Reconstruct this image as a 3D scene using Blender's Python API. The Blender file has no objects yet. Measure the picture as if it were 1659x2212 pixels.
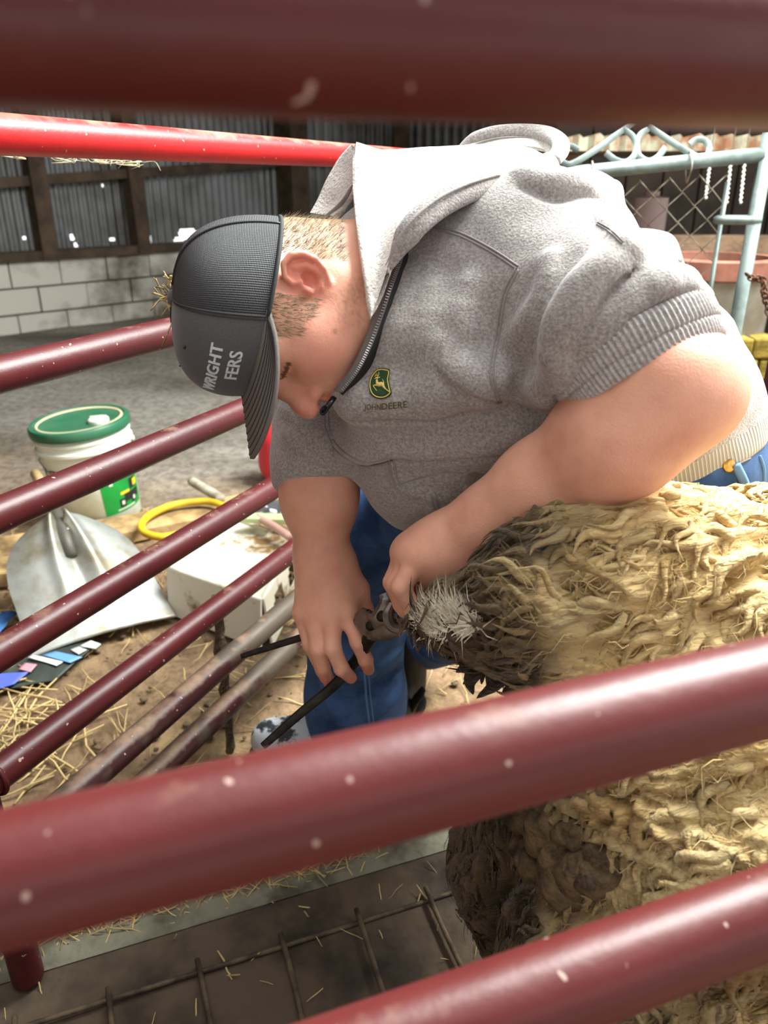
import bpy, bmesh, math, random
import numpy as np
from mathutils import Vector, Matrix, Quaternion
random.seed(7); RNG = np.random.default_rng(7)
scene = bpy.context.scene
C = scene.collection
PI = math.pi
# ---------------------------------------------------------------- camera
FPX = 1661.0; CX, CY = 829.5, 1106.0; PITCH = math.atan(713.0 / FPX); CAMZ = 1.10
ct, st = math.cos(PITCH), math.sin(PITCH)
cam_d = bpy.data.cameras.new('camera'); cam = bpy.data.objects.new('camera', cam_d); C.objects.link(cam)
cam.location = (0, 0, CAMZ); cam.rotation_euler = (PI / 2 - PITCH, 0, 0)
cam_d.sensor_fit = 'VERTICAL'; cam_d.sensor_height = 36.0; cam_d.lens = FPX / 2212 * 36.0
cam_d.clip_start = 0.02; cam_d.clip_end = 100
cam_d.dof.use_dof = True; cam_d.dof.focus_distance = 0.9; cam_d.dof.aperture_fstop = 6.2
scene.camera = cam
# ---------------------------------------------------------------- world, lights, exposure
world = bpy.data.worlds.new('world'); scene.world = world; world.use_nodes = True
bgn = world.node_tree.nodes['Background']
bgn.inputs[0].default_value = (0.98, 0.985, 0.98, 1); bgn.inputs[1].default_value = 2.6
def area(name, loc, target, sx, sy, power, col):
    d = bpy.data.lights.new(name, 'AREA'); d.shape = 'RECTANGLE'; d.size = sx; d.size_y = sy; d.energy = power; d.color = col
    o = bpy.data.objects.new(name, d); C.objects.link(o); o.location = loc
    o.rotation_euler = (Vector(target) - Vector(loc)).to_track_quat('-Z', 'Y').to_euler(); return o
# daylight from above right, placed at the added roof opening
area('added_opening_daylight', (1.45, 1.85, 3.1), (0.2, 0.9, 0.8), 1.6, 1.6, 480, (0.97, 1.0, 0.97))
vs = scene.view_settings
scene.display_settings.display_device = 'sRGB'
vs.view_transform = 'Standard'; vs.look = 'None'; vs.gamma = 1.0; vs.exposure = 0.0; vs.use_curve_mapping = False
# ---------------------------------------------------------------- helpers
def W(x, y, d):
    a = (x - CX) / FPX; b = (y - CY) / FPX
    return np.array([a * d, (ct - b * st) * d, CAMZ - (st + b * ct) * d])
def G(x, y, z=0.0):
    b = (y - CY) / FPX; return W(x, y, (CAMZ - z) / (st + b * ct))
def Wy(x, y, Y):
    b = (y - CY) / FPX; return W(x, y, Y / (ct - b * st))
def proj(p):
    X, F, D = p[0], p[1], CAMZ - p[2]
    dep = F * ct + D * st; dn = D * ct - F * st
    return CX + FPX * X / dep, CY + FPX * dn / dep, dep
CAMX = np.array([1., 0, 0]); CAMU = np.array([0, st, ct]); CAMF = np.array([0, ct, -st])
def nrm(v):
    v = np.asarray(v, float); return v / (np.linalg.norm(v) + 1e-12)
def lin(c): return tuple(((v / 255) / 12.92 if v / 255 < 0.04045 else ((v / 255 + 0.055) / 1.055) ** 2.4) for v in c)
class MB:
    def __init__(s): s.v = []; s.f = []; s.n = 0
    def add(s, v, f):
        o = s.n; s.v.extend([tuple(float(c) for c in p) for p in v]); s.f.extend([tuple(i + o for i in q) for q in f]); s.n += len(v); return s
    def box(s, lo, hi, M=None):
        x0, y0, z0 = lo; x1, y1, z1 = hi
        v = [(x0, y0, z0), (x1, y0, z0), (x1, y1, z0), (x0, y1, z0), (x0, y0, z1), (x1, y0, z1), (x1, y1, z1), (x0, y1, z1)]
        if M is not None: v = [tuple(M @ Vector(p)) for p in v]
        return s.add(v, [(3, 2, 1, 0), (4, 5, 6, 7), (0, 1, 5, 4), (1, 2, 6, 5), (2, 3, 7, 6), (3, 0, 4, 7)])
    def hexa(s, q):   # eight corners: bottom four ccw, top four ccw
        return s.add(q, [(3, 2, 1, 0), (4, 5, 6, 7), (0, 1, 5, 4), (1, 2, 6, 5), (2, 3, 7, 6), (3, 0, 4, 7)])
    def tube(s, path, r, n=10, cap=True, closed=False, flat=1.0, up=None):
        P = np.asarray(path, float); m = len(P); R = np.atleast_1d(np.asarray(r, float)); R = np.interp(np.linspace(0, 1, m), np.linspace(0, 1, len(R)), R) if len(R) > 1 else np.full(m, R[0])
        T = np.gradient(P, axis=0) if not closed else np.roll(P, -1, 0) - np.roll(P, 1, 0)
        T /= np.linalg.norm(T, axis=1)[:, None] + 1e-12
        a = np.array(up, float) if up is not None else (np.array([0, 0, 1.]) if abs(T[0][2]) < .9 else np.array([1., 0, 0]))
        V = []; N = None
        for i in range(m):
            ref = a if (N is None or up is not None) else N
            N = ref - T[i] * ref.dot(T[i]); N /= np.linalg.norm(N) + 1e-12
            B = np.cross(T[i], N)
            for k in range(n):
                t = 2 * PI * k / n; V.append(P[i] + R[i] * (math.cos(t) * N * flat + math.sin(t) * B))
        F = []
        for i in range(m if closed else m - 1):
            j = (i + 1) % m
            for k in range(n):
                k2 = (k + 1) % n; F.append((i * n + k, i * n + k2, j * n + k2, j * n + k))
        if cap and not closed: F.append(tuple(range(n - 1, -1, -1))); F.append(tuple((m - 1) * n + k for k in range(n)))
        return s.add(V, F)
    def grid(s, A, closed_u=False, closed_v=False):
        A = np.asarray(A, float); m, n = A.shape[:2]; F = []
        for i in range(m if closed_u else m - 1):
            for j in range(n if closed_v else n - 1):
                i2, j2 = (i + 1) % m, (j + 1) % n; F.append((i * n + j, i2 * n + j, i2 * n + j2, i * n + j2))
        return s.add(A.reshape(-1, 3), F)
    def lathe(s, prof, n=32, M=None, cap=True):
        V = [(r * math.cos(2 * PI * k / n), r * math.sin(2 * PI * k / n), z) for r, z in prof for k in range(n)]
        if M is not None: V = [tuple(M @ Vector(p)) for p in V]
        F = [(i * n + k, i * n + (k + 1) % n, (i + 1) * n + (k + 1) % n, (i + 1) * n + k) for i in range(len(prof) - 1) for k in range(n)]
        if cap: F.append(tuple(range(n - 1, -1, -1))); F.append(tuple((len(prof) - 1) * n + k for k in range(n)))
        return s.add(V, F)
    def build(s, name, mat, parent=None, smooth=False, angle=None):
        me = bpy.data.meshes.new(name); me.from_pydata(s.v, [], s.f); me.update()
        return link(name, me, mat, parent, smooth, angle)
def link(name, me, mat, parent=None, smooth=False, angle=None):
    o = bpy.data.objects.new(name, me); C.objects.link(o)
    if mat is not None and not me.materials: me.materials.append(mat)
    if smooth or angle: me.polygons.foreach_set('use_smooth', [True] * len(me.polygons))
    if angle: me.set_sharp_from_angle(angle=math.radians(angle))
    if parent is not None: o.parent = parent
    me.update(); return o
def npmesh(name, V, Q, mat, parent=None, smooth=True):
    me = bpy.data.meshes.new(name); V = np.asarray(V, np.float32); Q = np.asarray(Q, np.int32)
    me.vertices.add(len(V)); me.vertices.foreach_set('co', V.ravel())
    k = Q.shape[1]; me.loops.add(Q.size); me.loops.foreach_set('vertex_index', Q.ravel())
    me.polygons.add(len(Q)); me.polygons.foreach_set('loop_start', np.arange(0, Q.size, k, dtype=np.int32))
    me.update(calc_edges=True); me.validate()
    return link(name, me, mat, parent, smooth)
def set_col(o, col, name='Col'):
    a = o.data.color_attributes.new(name, 'FLOAT_COLOR', 'POINT'); c = np.ones((len(col), 4), np.float32); c[:, :3] = col
    a.data.foreach_set('color', c.ravel())
def empty(name, loc=(0, 0, 0)):
    o = bpy.data.objects.new(name, None); C.objects.link(o); o.location = loc; o.empty_display_size = .05; return o
def tag(o, label=None, cat=None, group=None, kind=None):
    if label: o['label'] = label
    if cat: o['category'] = cat
    if group: o['group'] = group
    if kind: o['kind'] = kind
    return o
def thing(name, loc, label, cat, group=None):
    return tag(empty(name, loc), label, cat, group)
def adopt(o, root):   # parent in place: mesh was made in world coordinates
    o.parent = root; o.matrix_parent_inverse = Matrix.Translation(-Vector(root.location)); return o
def cr(P, n):   # Catmull-Rom through points
    P = np.asarray(P, float); m = len(P); E = np.vstack([2 * P[0] - P[1], P, 2 * P[-1] - P[-2]]); out = []
    for t in np.linspace(0, m - 1, n):
        i = min(int(t), m - 2); u = t - i; a, b, c, d = E[i:i + 4]
        out.append(.5 * ((2 * b) + (c - a) * u + (2 * a - 5 * b + 4 * c - d) * u * u + (3 * b - a - 3 * c + d) * u ** 3))
    return np.array(out)
# ---------------------------------------------------------------- materials
MATS = {}
def mat(name, col, rough=.7, metal=0., var=None, vs_=8., bump=0., bs=60., spec=.4, attr=None, sss=0., detail=4., coat=0., sheen=0., vlo=.42, vhi=.62):
    """procedural surface: col mixed with var by noise; bump by finer noise; attr = a colour attribute that multiplies"""
    m = bpy.data.materials.new(name); m.use_nodes = True; nt = m.node_tree; N = nt.nodes; L = nt.links
    p = N['Principled BSDF']; p.inputs['Roughness'].default_value = rough; p.inputs['Metallic'].default_value = metal
    p.inputs['Specular IOR Level'].default_value = spec
    if coat: p.inputs['Coat Weight'].default_value = coat; p.inputs['Coat Roughness'].default_value = .15
    if sheen: p.inputs['Sheen Weight'].default_value = sheen; p.inputs['Sheen Roughness'].default_value = .5
    if sss:
        p.inputs['Subsurface Weight'].default_value = sss; p.inputs['Subsurface Radius'].default_value = (1., .35, .2); p.inputs['Subsurface Scale'].default_value = .006
    tc = N.new('ShaderNodeTexCoord'); out = None
    if attr:
        at = N.new('ShaderNodeAttribute'); at.attribute_name = attr; out = at.outputs['Color']
    if var is not None:
        no = N.new('ShaderNodeTexNoise'); no.inputs['Scale'].default_value = vs_; no.inputs['Detail'].default_value = detail; no.inputs['Roughness'].default_value = .62
        L.new(tc.outputs['Object'], no.inputs['Vector'])
        r = N.new('ShaderNodeValToRGB'); r.color_ramp.elements[0].position = vlo; r.color_ramp.elements[1].position = vhi
        r.color_ramp.elements[0].color = (*col, 1); r.color_ramp.elements[1].color = (*var, 1)
        L.new(no.outputs['Fac'], r.inputs['Fac'])
        if out is None: out = r.outputs['Color']
        else:
            mx = N.new('ShaderNodeMix'); mx.data_type = 'RGBA'; mx.blend_type = 'MULTIPLY'; mx.inputs[0].default_value = 1
            L.new(out, mx.inputs[6]); L.new(r.outputs['Color'], mx.inputs[7]); out = mx.outputs[2]
    if out is None: p.inputs['Base Color'].default_value = (*col, 1)
    else: L.new(out, p.inputs['Base Color'])
    if bump:
        n2 = N.new('ShaderNodeTexNoise'); n2.inputs['Scale'].default_value = bs; n2.inputs['Detail'].default_value = 6
        L.new(tc.outputs['Object'], n2.inputs['Vector'])
        b = N.new('ShaderNodeBump'); b.inputs['Strength'].default_value = min(1, bump); b.inputs['Distance'].default_value = .01
        L.new(n2.outputs['Fac'], b.inputs['Height']); L.new(b.outputs['Normal'], p.inputs['Normal'])
    MATS[name] = m; return m
def node(m, kind, **kw):
    n = m.node_tree.nodes.new(kind)
    for k, v in kw.items(): setattr(n, k, v)
    return n
def pr(m): return m.node_tree.nodes['Principled BSDF']
# ---------------------------------------------------------------- signed distance modelling
def s_ell(c, r, R=None):
    c = np.array(c, np.float32); r = np.array(r, np.float32)
    def f(P):
        q = P - c
        if R is not None: q = q @ R
        k0 = np.linalg.norm(q / r, axis=1); k1 = np.linalg.norm(q / (r * r), axis=1)
        return k0 * (k0 - 1) / np.maximum(k1, 1e-6)
    return f
def s_cone(a, b, r1, r2):
    a = np.array(a, np.float32); b = np.array(b, np.float32); ba = b - a; L2 = float(ba @ ba) + 1e-12
    def f(P):
        h = np.clip((P - a) @ ba / L2, 0, 1)
        return np.linalg.norm(P - a - h[:, None] * ba, axis=1) - (r1 + (r2 - r1) * h)
    return f
def smin(a, b, k):
    if k <= 0: return np.minimum(a, b)
    h = np.maximum(k - np.abs(a - b), 0) / k; return np.minimum(a, b) - h * h * k * .25
def smax(a, b, k): return -smin(-a, -b, k)
def s_chain(pts, rs, k=.01):
    fs = [s_cone(pts[i], pts[i + 1], rs[i], rs[i + 1]) for i in range(len(pts) - 1)]
    A_ = np.array(pts[:-1], np.float32); B_ = np.array(pts[1:], np.float32) - A_; L_ = (B_ * B_).sum(1) + 1e-12; r0 = np.array(rs[:-1], np.float32); r1 = np.array(rs[1:], np.float32)
    def f(P):
        if k <= .003 and len(P) * len(fs) < 400000:
            q = P[:, None, :] - A_[None]; h = np.clip((q * B_[None]).sum(2) / L_, 0, 1); return (np.sqrt(((q - h[..., None] * B_[None]) ** 2).sum(2)) - (r0 + (r1 - r0) * h)).min(1)
        d = fs[0](P)
        for g in fs[1:]: d = smin(d, g(P), k)
        return d
    return f
class SDF:
    """list of (op, fn, k, lo, hi): ops are culled to the box where they matter"""
    def __init__(s): s.ops = []
    def add(s, fn, k=.02): s.ops.append(('u', fn, k)); return s
    def sub(s, fn, k=.01): s.ops.append(('s', fn, k)); return s
    def near(s, fn, k, c, R): s.ops.append(('u', fn, k, np.array(c, np.float32), R)); return s
    def carve(s, fn, k, c, R): s.ops.append(('s', fn, k, np.array(c, np.float32), R)); return s
    def disp(s, fn): s.ops.append(('d', fn, 0)); return s
    def __call__(s, P):
        P = np.asarray(P, np.float32); d = None
        for o in s.ops:
            if len(o) > 3:
                m = np.nonzero(((P - o[3]) ** 2).sum(1) < o[4] ** 2)[0]
                if len(m) == 0: continue
                e = o[1](P[m]); d[m] = smin(d[m], e, o[2]) if o[0] == 'u' else smax(d[m], -e, o[2])
            elif d is None: d = o[1](P)
            elif o[0] == 'u': d = smin(d, o[1](P), o[2])
            elif o[0] == 's': d = smax(d, -o[1](P), o[2])
            else: d = d + o[1](P)
        return d
    def stroke(s, pts, r, k=.006, sub=False):
        """a ridge (or a groove) along a polyline"""
        pts = np.asarray(pts, float); r = np.broadcast_to(np.asarray(r, float), (len(pts),))
        fn = s_chain(pts, r, .003); c = (pts.min(0) + pts.max(0)) / 2; R = np.linalg.norm(pts - c, axis=1).max() + r.max() + k * 2 + .02
        return s.carve(fn, k, c, R) if sub else s.near(fn, k, c, R)
def grad(fn, P, e=.0008):
    g = np.stack([fn(P + np.eye(3, dtype=np.float32)[i] * e) - fn(P - np.eye(3, dtype=np.float32)[i] * e) for i in range(3)], 1)
    return g / (np.linalg.norm(g, axis=1)[:, None] + 1e-9)
def nets(fn, lo, hi, h, B=8, fac=1.5, project=True):
    lo = np.array(lo, np.float64); n = (np.ceil((np.array(hi) - lo) / h / B).astype(int)) * B
    nb = n // B
    bi = np.stack(np.meshgrid(*[np.arange(k) for k in nb], indexing='ij'), -1).reshape(-1, 3)
    dc = fn((lo + (bi * B + B / 2 - .5) * h).astype(np.float32))
    D = np.repeat(np.repeat(np.repeat(dc.reshape(nb).astype(np.float32), B, 0), B, 1), B, 2)
    act = bi[np.abs(dc) < fac * .87 * B * h]
    off = np.stack(np.meshgrid(*[np.arange(B)] * 3, indexing='ij'), -1).reshape(-1, 3)
    for c0 in range(0, len(act), 400):
        I = (act[c0:c0 + 400, None, :] * B + off[None]).reshape(-1, 3)
        D[I[:, 0], I[:, 1], I[:, 2]] = fn((lo + I * h).astype(np.float32))
    S = D < 0; cnt = np.zeros(n - 1, np.uint8); K = [(i, j, k) for i in (0, 1) for j in (0, 1) for k in (0, 1)]
    sl = lambda i, j, k: (slice(i, n[0] - 1 + i), slice(j, n[1] - 1 + j), slice(k, n[2] - 1 + k))
    for c in K: cnt += S[sl(*c)]
    cell = np.argwhere((cnt > 0) & (cnt < 8)); del cnt
    vid = np.full(n - 1, -1, np.int32); vid[tuple(cell.T)] = np.arange(len(cell))
    acc = np.zeros((len(cell), 3)); w = np.zeros(len(cell)); dv = {c: D[tuple((cell + c).T)] for c in K}
    for a in K:
        for ax in range(3):
            if a[ax]: continue
            b = list(a); b[ax] = 1; b = tuple(b); d0, d1 = dv[a], dv[b]; m = (d0 < 0) != (d1 < 0)
            t = d0 / np.where(m, d0 - d1, 1); q = np.tile(np.array(a, float), (len(cell), 1)); q[:, ax] = t
            acc[m] += q[m]; w[m] += 1
    V = lo + (cell + acc / w[:, None]) * h; Q = []
    for ax in range(3):
        o = [(ax + 1) % 3, (ax + 2) % 3]; s0 = [slice(None)] * 3; s1 = [slice(None)] * 3
        s0[ax] = slice(0, -1); s1[ax] = slice(1, None)
        E = np.argwhere(S[tuple(s0)] != S[tuple(s1)])
        ok = (E[:, o[0]] > 0) & (E[:, o[1]] > 0) & (E[:, o[0]] < n[o[0]] - 1) & (E[:, o[1]] < n[o[1]] - 1); E = E[ok]
        ins = S[tuple(E.T)]; cs = []
        for du, dw in ((-1, -1), (0, -1), (0, 0), (-1, 0)):
            e = E.copy(); e[:, o[0]] += du; e[:, o[1]] += dw; cs.append(vid[tuple(e.T)])
        q = np.stack(cs, 1); q[~ins] = q[~ins][:, ::-1]; Q.append(q)
    Q = np.vstack(Q); Q = Q[(Q >= 0).all(1)]
    if project:
        Vf = V.astype(np.float32); g = grad(fn, Vf, h * .4); d = np.clip(fn(Vf), -h, h); V = Vf - g * d[:, None] * .9
    return V.astype(np.float32), Q
def hit(fn, xy, far=2.5, near=.3):
    """points where the sight lines through the given pixels meet a surface"""
    xy = np.asarray(xy, float); a = (xy[:, 0] - CX) / FPX; b = (xy[:, 1] - CY) / FPX
    R = np.stack([a, ct - b * st, -(st + b * ct)], 1); t = np.full(len(xy), near); o = np.array([0, 0, CAMZ])
    for _ in range(60): t = np.minimum(t + fn((o + R * t[:, None]).astype(np.float32)) * .8 / np.linalg.norm(R, axis=1), far)
    P = o + R * t[:, None]; return P
def dens(xy, n):
    return cr([(x, y, 0) for x, y in xy], n)[:, :2]
def vnoise(P, s, seed=0):
    """cheap smooth value noise"""
    q = P * s + seed * 17.31; i = np.floor(q).astype(np.int64); f = (q - i).astype(np.float32); f = f * f * (3 - 2 * f); r = 0
    for dx in (0, 1):
        for dy in (0, 1):
            for dz in (0, 1):
                k = ((i[:, 0] + dx) * 73856093) ^ ((i[:, 1] + dy) * 19349663) ^ ((i[:, 2] + dz) * 83492791)
                k = (k ^ (k >> 13)) * 1274126177; hsh = ((k & 0xFFFFFF) / float(0xFFFFFF)).astype(np.float32)
                r = r + hsh * (f[:, 0] if dx else 1 - f[:, 0]) * (f[:, 1] if dy else 1 - f[:, 1]) * (f[:, 2] if dz else 1 - f[:, 2])
    return r
def fbm(P, s, o=3, seed=0): return sum(vnoise(P, s * 2 ** k, seed + k) / 2 ** k for k in range(o)) / (2 - 2 ** (1 - o))
# ================================================================ setting
def structure(o): o['kind'] = 'structure'; return o
M_wood = mat('old_wood', lin((84, 68, 52)), .85, var=lin((58, 46, 36)), vs_=5, bump=.5, bs=40)
M_woodl = mat('pale_wood', lin((190, 160, 110)), .8, var=lin((120, 95, 62)), vs_=7, bump=.4, bs=50)
M_tin = mat('weathered_tin', lin((120, 122, 122)), .5, metal=.55, var=lin((82, 80, 76)), vs_=1.6, bump=.08, bs=30)
M_block = mat('concrete_block', lin((200, 196, 184)), .95, var=lin((92, 82, 66)), vs_=1.6, bump=.5, bs=90, vlo=.44, vhi=.64)
M_mortar = mat('mortar', lin((96, 92, 84)), .95, var=lin((70, 66, 60)), vs_=9, bump=.4)
M_dirt = mat('barn_floor', (1, 1, 1), .92, attr='Col', var=(.62, .6, .58), vs_=26, bump=.7, bs=70, spec=.25)
M_unseen_roof = mat('unseen_roof_tin', lin((110, 104, 96)), .7, metal=.2, var=lin((80, 70, 60)), vs_=2)
# floor: packed dirt, grey and wet further back
gx = np.concatenate([np.linspace(-7, -1.7, 30), np.linspace(-1.65, 1.2, 130), np.linspace(1.25, 7, 30)])
gy = np.concatenate([np.linspace(-1.5, .3, 12), np.linspace(.33, 3.2, 140), np.linspace(3.25, 11, 60)])
XX, YY = np.meshgrid(gx, gy, indexing='ij'); FP = np.stack([XX.ravel(), YY.ravel(), np.zeros(XX.size)], 1).astype(np.float32)
FP[:, 2] = (fbm(FP, 5, 4, 3) - .5) * .03 + (vnoise(FP, 45, 9) - .5) * .006 - .008
nx_, ny_ = XX.shape; idx = np.arange(nx_ * ny_).reshape(nx_, ny_)
FQ = np.stack([idx[:-1, :-1], idx[1:, :-1], idx[1:, 1:], idx[:-1, 1:]], -1).reshape(-1, 4)
floor = structure(npmesh('floor', FP, FQ, M_dirt))
b_ = np.clip((FP[:, 1] + .25 * FP[:, 0] - 2.2 + (fbm(FP, 1.6, 3, 5) - .5) * 1.2) / .8, 0, 1)[:, None]
n1 = fbm(FP, 3.0, 4, 21)[:, None]; n2 = fbm(FP * np.array([1, 2.6, 1]), 1.3, 4, 31)[:, None]
dirt = np.array(lin((150, 124, 96))) * (1 - n1) + np.array(lin((112, 90, 66))) * n1
dirt = dirt + (np.array(lin((190, 160, 118))) - dirt) * np.clip((fbm(FP, 9, 3, 55)[:, None] - .55) * 3, 0, .8)
grey = np.array(lin((158, 152, 142))) * np.clip(n2 * 2.4 - .6, 0, 1) + np.array(lin((92, 84, 70))) * (1 - np.clip(n2 * 2.4 - .6, 0, 1))
set_col(floor, dirt * (1 - b_) + grey * b_)
# back wall: line A + t*e, seen going away to the right
WA = np.array([-2.9, 6.2]); We = nrm([.70, .71]); Wn = np.array([-We[1], We[0]])
def onwall(x, y, off=0.):
    a = (x - CX) / FPX; b = (y - CY) / FPX; F = ct - b * st
    d = ((WA + Wn * off) @ Wn) / (np.array([a, F]) @ Wn); return W(x, y, d)
def wt(p): return (np.array([p[0], p[1]]) - WA) @ We
def wp(t, z, off=0.): q = WA + We * t + Wn * off; return (q[0], q[1], z)
SILL = .53; T0, T1 = -2.4, 2.95
def wbox(mb, t0, t1, z0, z1, o0, o1, za=0.):   # a box along the wall (o<0 is the room side); za raises the far end
    q = [wp(t0, z0, o0), wp(t1, z0 + za, o0), wp(t1, z0 + za, o1), wp(t0, z0, o1), wp(t0, z1, o0), wp(t1, z1 + za, o0), wp(t1, z1 + za, o1), wp(t0, z1, o1)]
    return mb.hexa(q)
wall_back = structure(wbox(MB(), T0, T1, -.1, SILL, .04, .2).build('wall_back', M_mortar))
for r in range(4):
    z1 = SILL - .0 - r * .2; z0 = max(z1 - .19, -.08); t = T0 - (.2 if r % 2 else 0)
    while t < T1 - .05:
        a, b = max(t + .006, T0), min(t + .394, T1); j = random.uniform(-.006, .008)
        if b > a + .05:
            m = MB(); wbox(m, a, b, z0, z1 - .006, .0 + j, .1); o = m.build('concrete_block', M_block, wall_back)
        t += .4
# tin above the blocks with rust holes that let the day in
HOLES = [((222, 403), 3.5, 3), ((155, 513), 4, 4), ((165, 535), 3.5, 12), ((242, 518), 4, 4), ((52, 512), 2.5, 3), ((405, 505), 17, 11), ((418, 512), 14, 12), ((387, 522), 9, 8),
         ((617, 445), 4, 26), ((622, 468), 4, 16), ((318, 500), 1.6, 18), ((3, 553), 3, 4), ((326, 520), 2, 10), ((650, 452), 4, 9)]
hp = []
for (x, y), rx, ry in HOLES:
    p = onwall(x, y, .1); sc = proj(p)[2] / FPX; hp.append((wt(p), p[2], rx * sc * 1.35, ry * sc))
def tin_sheet(t0, t1, z0, z1, parent):
    nt_ = int((t1 - t0) / .0095); nz = int((z1 - z0) / .022); ts = np.linspace(t0, t1, nt_); zs = np.linspace(z0, z1, nz)
    V = np.array([[wp(t, z, .1 + .011 * math.sin(2 * PI * t / .076)) for z in zs] for t in ts]); F = []
    for i in range(nt_ - 1):
        tm = (ts[i] + ts[i + 1]) / 2; near = [h for h in hp if abs(h[0] - tm) < h[2]]
        for j in range(nz - 1):
            zm = (zs[j] + zs[j + 1]) / 2
            if any(((tm - h[0]) / h[2]) ** 2 + ((zm - h[1]) / h[3]) ** 2 < 1 for h in near): continue
            F.append((i * nz + j, (i + 1) * nz + j, (i + 1) * nz + j + 1, i * nz + j + 1))
    MB().add(V.reshape(-1, 3), F).build('tin_sheet', M_tin, parent, smooth=True)
tin_wall = structure(wbox(MB(), T0, T1, SILL, SILL + .07, -.05, .2, .0).build('wall_back_tin', M_wood))
t = T0
while t < T1: tin_sheet(t, min(t + .68, T1), SILL + .02, 3.2, tin_wall); t += .665
for px in ((76, 100), (276, 306)):
    a = wt(onwall(px[0], 360)); b = wt(onwall(px[1], 530)); m = MB()
    m.hexa([wp(b - .06, SILL, -.06), wp(b + .06, SILL, -.06), wp(b + .06, SILL, .08), wp(b - .06, SILL, .08), wp(a - .06, 3.2, -.06), wp(a + .06, 3.2, -.06), wp(a + .06, 3.2, .08), wp(a - .06, 3.2, .08)])
    m.build('stud', M_wood, tin_wall)
pz = onwall(0, 402)[2]; pz2 = onwall(640, 372)
wbox(MB(), T0, T1, pz - .035 - .14, pz + .035 - .14, -.02, .08, (pz2[2] - pz) + .24).build('girt', M_wood, tin_wall)
wbox(MB(), T0, T1, 2.0, 2.07, -.02, .08).build('girt', M_wood, tin_wall)
post = structure(wbox(MB(), T1 - .22, T1, -.05, 3.3, -.14, .1).build('trim_1', M_wood))
# second tin wall beyond the corner post
cpt = wp(T1, 0); m = MB(); xs = np.linspace(cpt[0] - .1, 7.0, 640)
m.grid(np.array([[(x, cpt[1] + .25 + .014 * math.sin(2 * PI * x / .09), z) for z in (0, 1.6, 3.3)] for x in xs]))
wall_far = structure(m.build('wall_far', M_tin, smooth=True))
for x in (.1, 1.6, 3.2): MB().box((x, cpt[1] + .08, -.05), (x + .16, cpt[1] + .23, 3.3)).build('stud', M_wood, wall_far)
MB().box((cpt[0], cpt[1] + .14, 1.25), (7, cpt[1] + .22, 1.36)).build('girt', M_wood, wall_far)
# unseen roof; its opening is added and sized to let light fall from above
OX0, OX1, OY0, OY1 = -1.3, 2.5, -.7, 2.9
m = MB()
for lo, hi in (((-7, -3.5, 3.2), (OX0, 10.8, 3.26)), ((OX1, -3.5, 3.2), (7, 10.8, 3.26)), ((OX0, -3.5, 3.2), (OX1, OY0, 3.26)), ((OX0, OY1, 3.2), (OX1, 10.8, 3.26))): m.box(lo, hi)
unseen_ceiling = structure(m.build('unseen_ceiling', M_unseen_roof))
structure(MB().box((-4.9, -3.5, -.1), (-4.8, 6, 3.2)).build('wall_left_blocker', M_wood))  # unseen wall added on the left to darken the fill
structure(MB().box((-4.9, -3.6, -.1), (7, -3.5, 1.9)).build('wall_front_blocker', M_wood))  # unseen wall added behind the camera, its height set to cut frontal fill
# ================================================================ red pipe panels of the pen
def rail_mat(name, base, dust_amt, mud=0.):
    m = mat(name, base, .28, spec=.35); nt = m.node_tree; L = nt.links; p = pr(m)
    tc = node(m, 'ShaderNodeTexCoord'); geo = node(m, 'ShaderNodeNewGeometry'); sep = node(m, 'ShaderNodeSeparateXYZ'); L.new(geo.outputs['Normal'], sep.inputs[0])
    def noise(s, d=4.):
        n = node(m, 'ShaderNodeTexNoise'); n.inputs['Scale'].default_value = s; n.inputs['Detail'].default_value = d; n.inputs['Roughness'].default_value = .65
        L.new(tc.outputs['Object'], n.inputs['Vector']); return n.outputs['Fac']
    def math_(op, a, b):
        n = node(m, 'ShaderNodeMath', operation=op); n.use_clamp = False
        for i, v in enumerate((a, b)):
            if isinstance(v, (int, float)): n.inputs[i].default_value = v
            else: L.new(v, n.inputs[i])
        return n.outputs[0]
    def ramp(src, lo, hi):
        n = node(m, 'ShaderNodeMapRange'); n.inputs[1].default_value = lo; n.inputs[2].default_value = hi; L.new(src, n.inputs[0]); return n.outputs[0]
    def mix(fac, a, b):
        n = node(m, 'ShaderNodeMix', data_type='RGBA'); L.new(fac, n.inputs[0])
        for i, v in ((6, a), (7, b)):
            if isinstance(v, tuple): n.inputs[i].default_value = (*v, 1)
            else: L.new(v, n.inputs[i])
        return n.outputs[2]
    # dust that has settled on the upper side, patchy
    d = ramp(math_('ADD', sep.outputs['Z'], math_('MULTIPLY', math_('SUBTRACT', noise(14), .5), 1.6)), 1.25 - dust_amt, 1.9 - dust_amt)
    col = mix(ramp(noise(3.), .35, .7), base, tuple(c * .62 for c in base))
    dusty = mix(math_('MULTIPLY', d, .85), col, lin((168, 138, 112)))
    sp = ramp(noise(120, 1.), .74, .77); dusty = mix(math_('MULTIPLY', sp, .5), dusty, lin((215, 190, 175)))
    if mud: dusty = mix(ramp(noise(6.), .62 - mud, .72 - mud), dusty, lin((76, 66, 55)))
    L.new(dusty, p.inputs['Base Color'])
    rr = node(m, 'ShaderNodeMapRange'); rr.inputs[3].default_value = .42; rr.inputs[4].default_value = .75; L.new(d, rr.inputs[0]); L.new(rr.outputs[0], p.inputs['Roughness'])
    bm_ = node(m, 'ShaderNodeBump'); bm_.inputs['Strength'].default_value = .12; bm_.inputs['Distance'].default_value = .004; L.new(noise(60), bm_.inputs['Height']); L.new(bm_.outputs[0], p.inputs['Normal'])
    return m
M_red = rail_mat('red_paint', lin((80, 26, 28)), .18)
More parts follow.
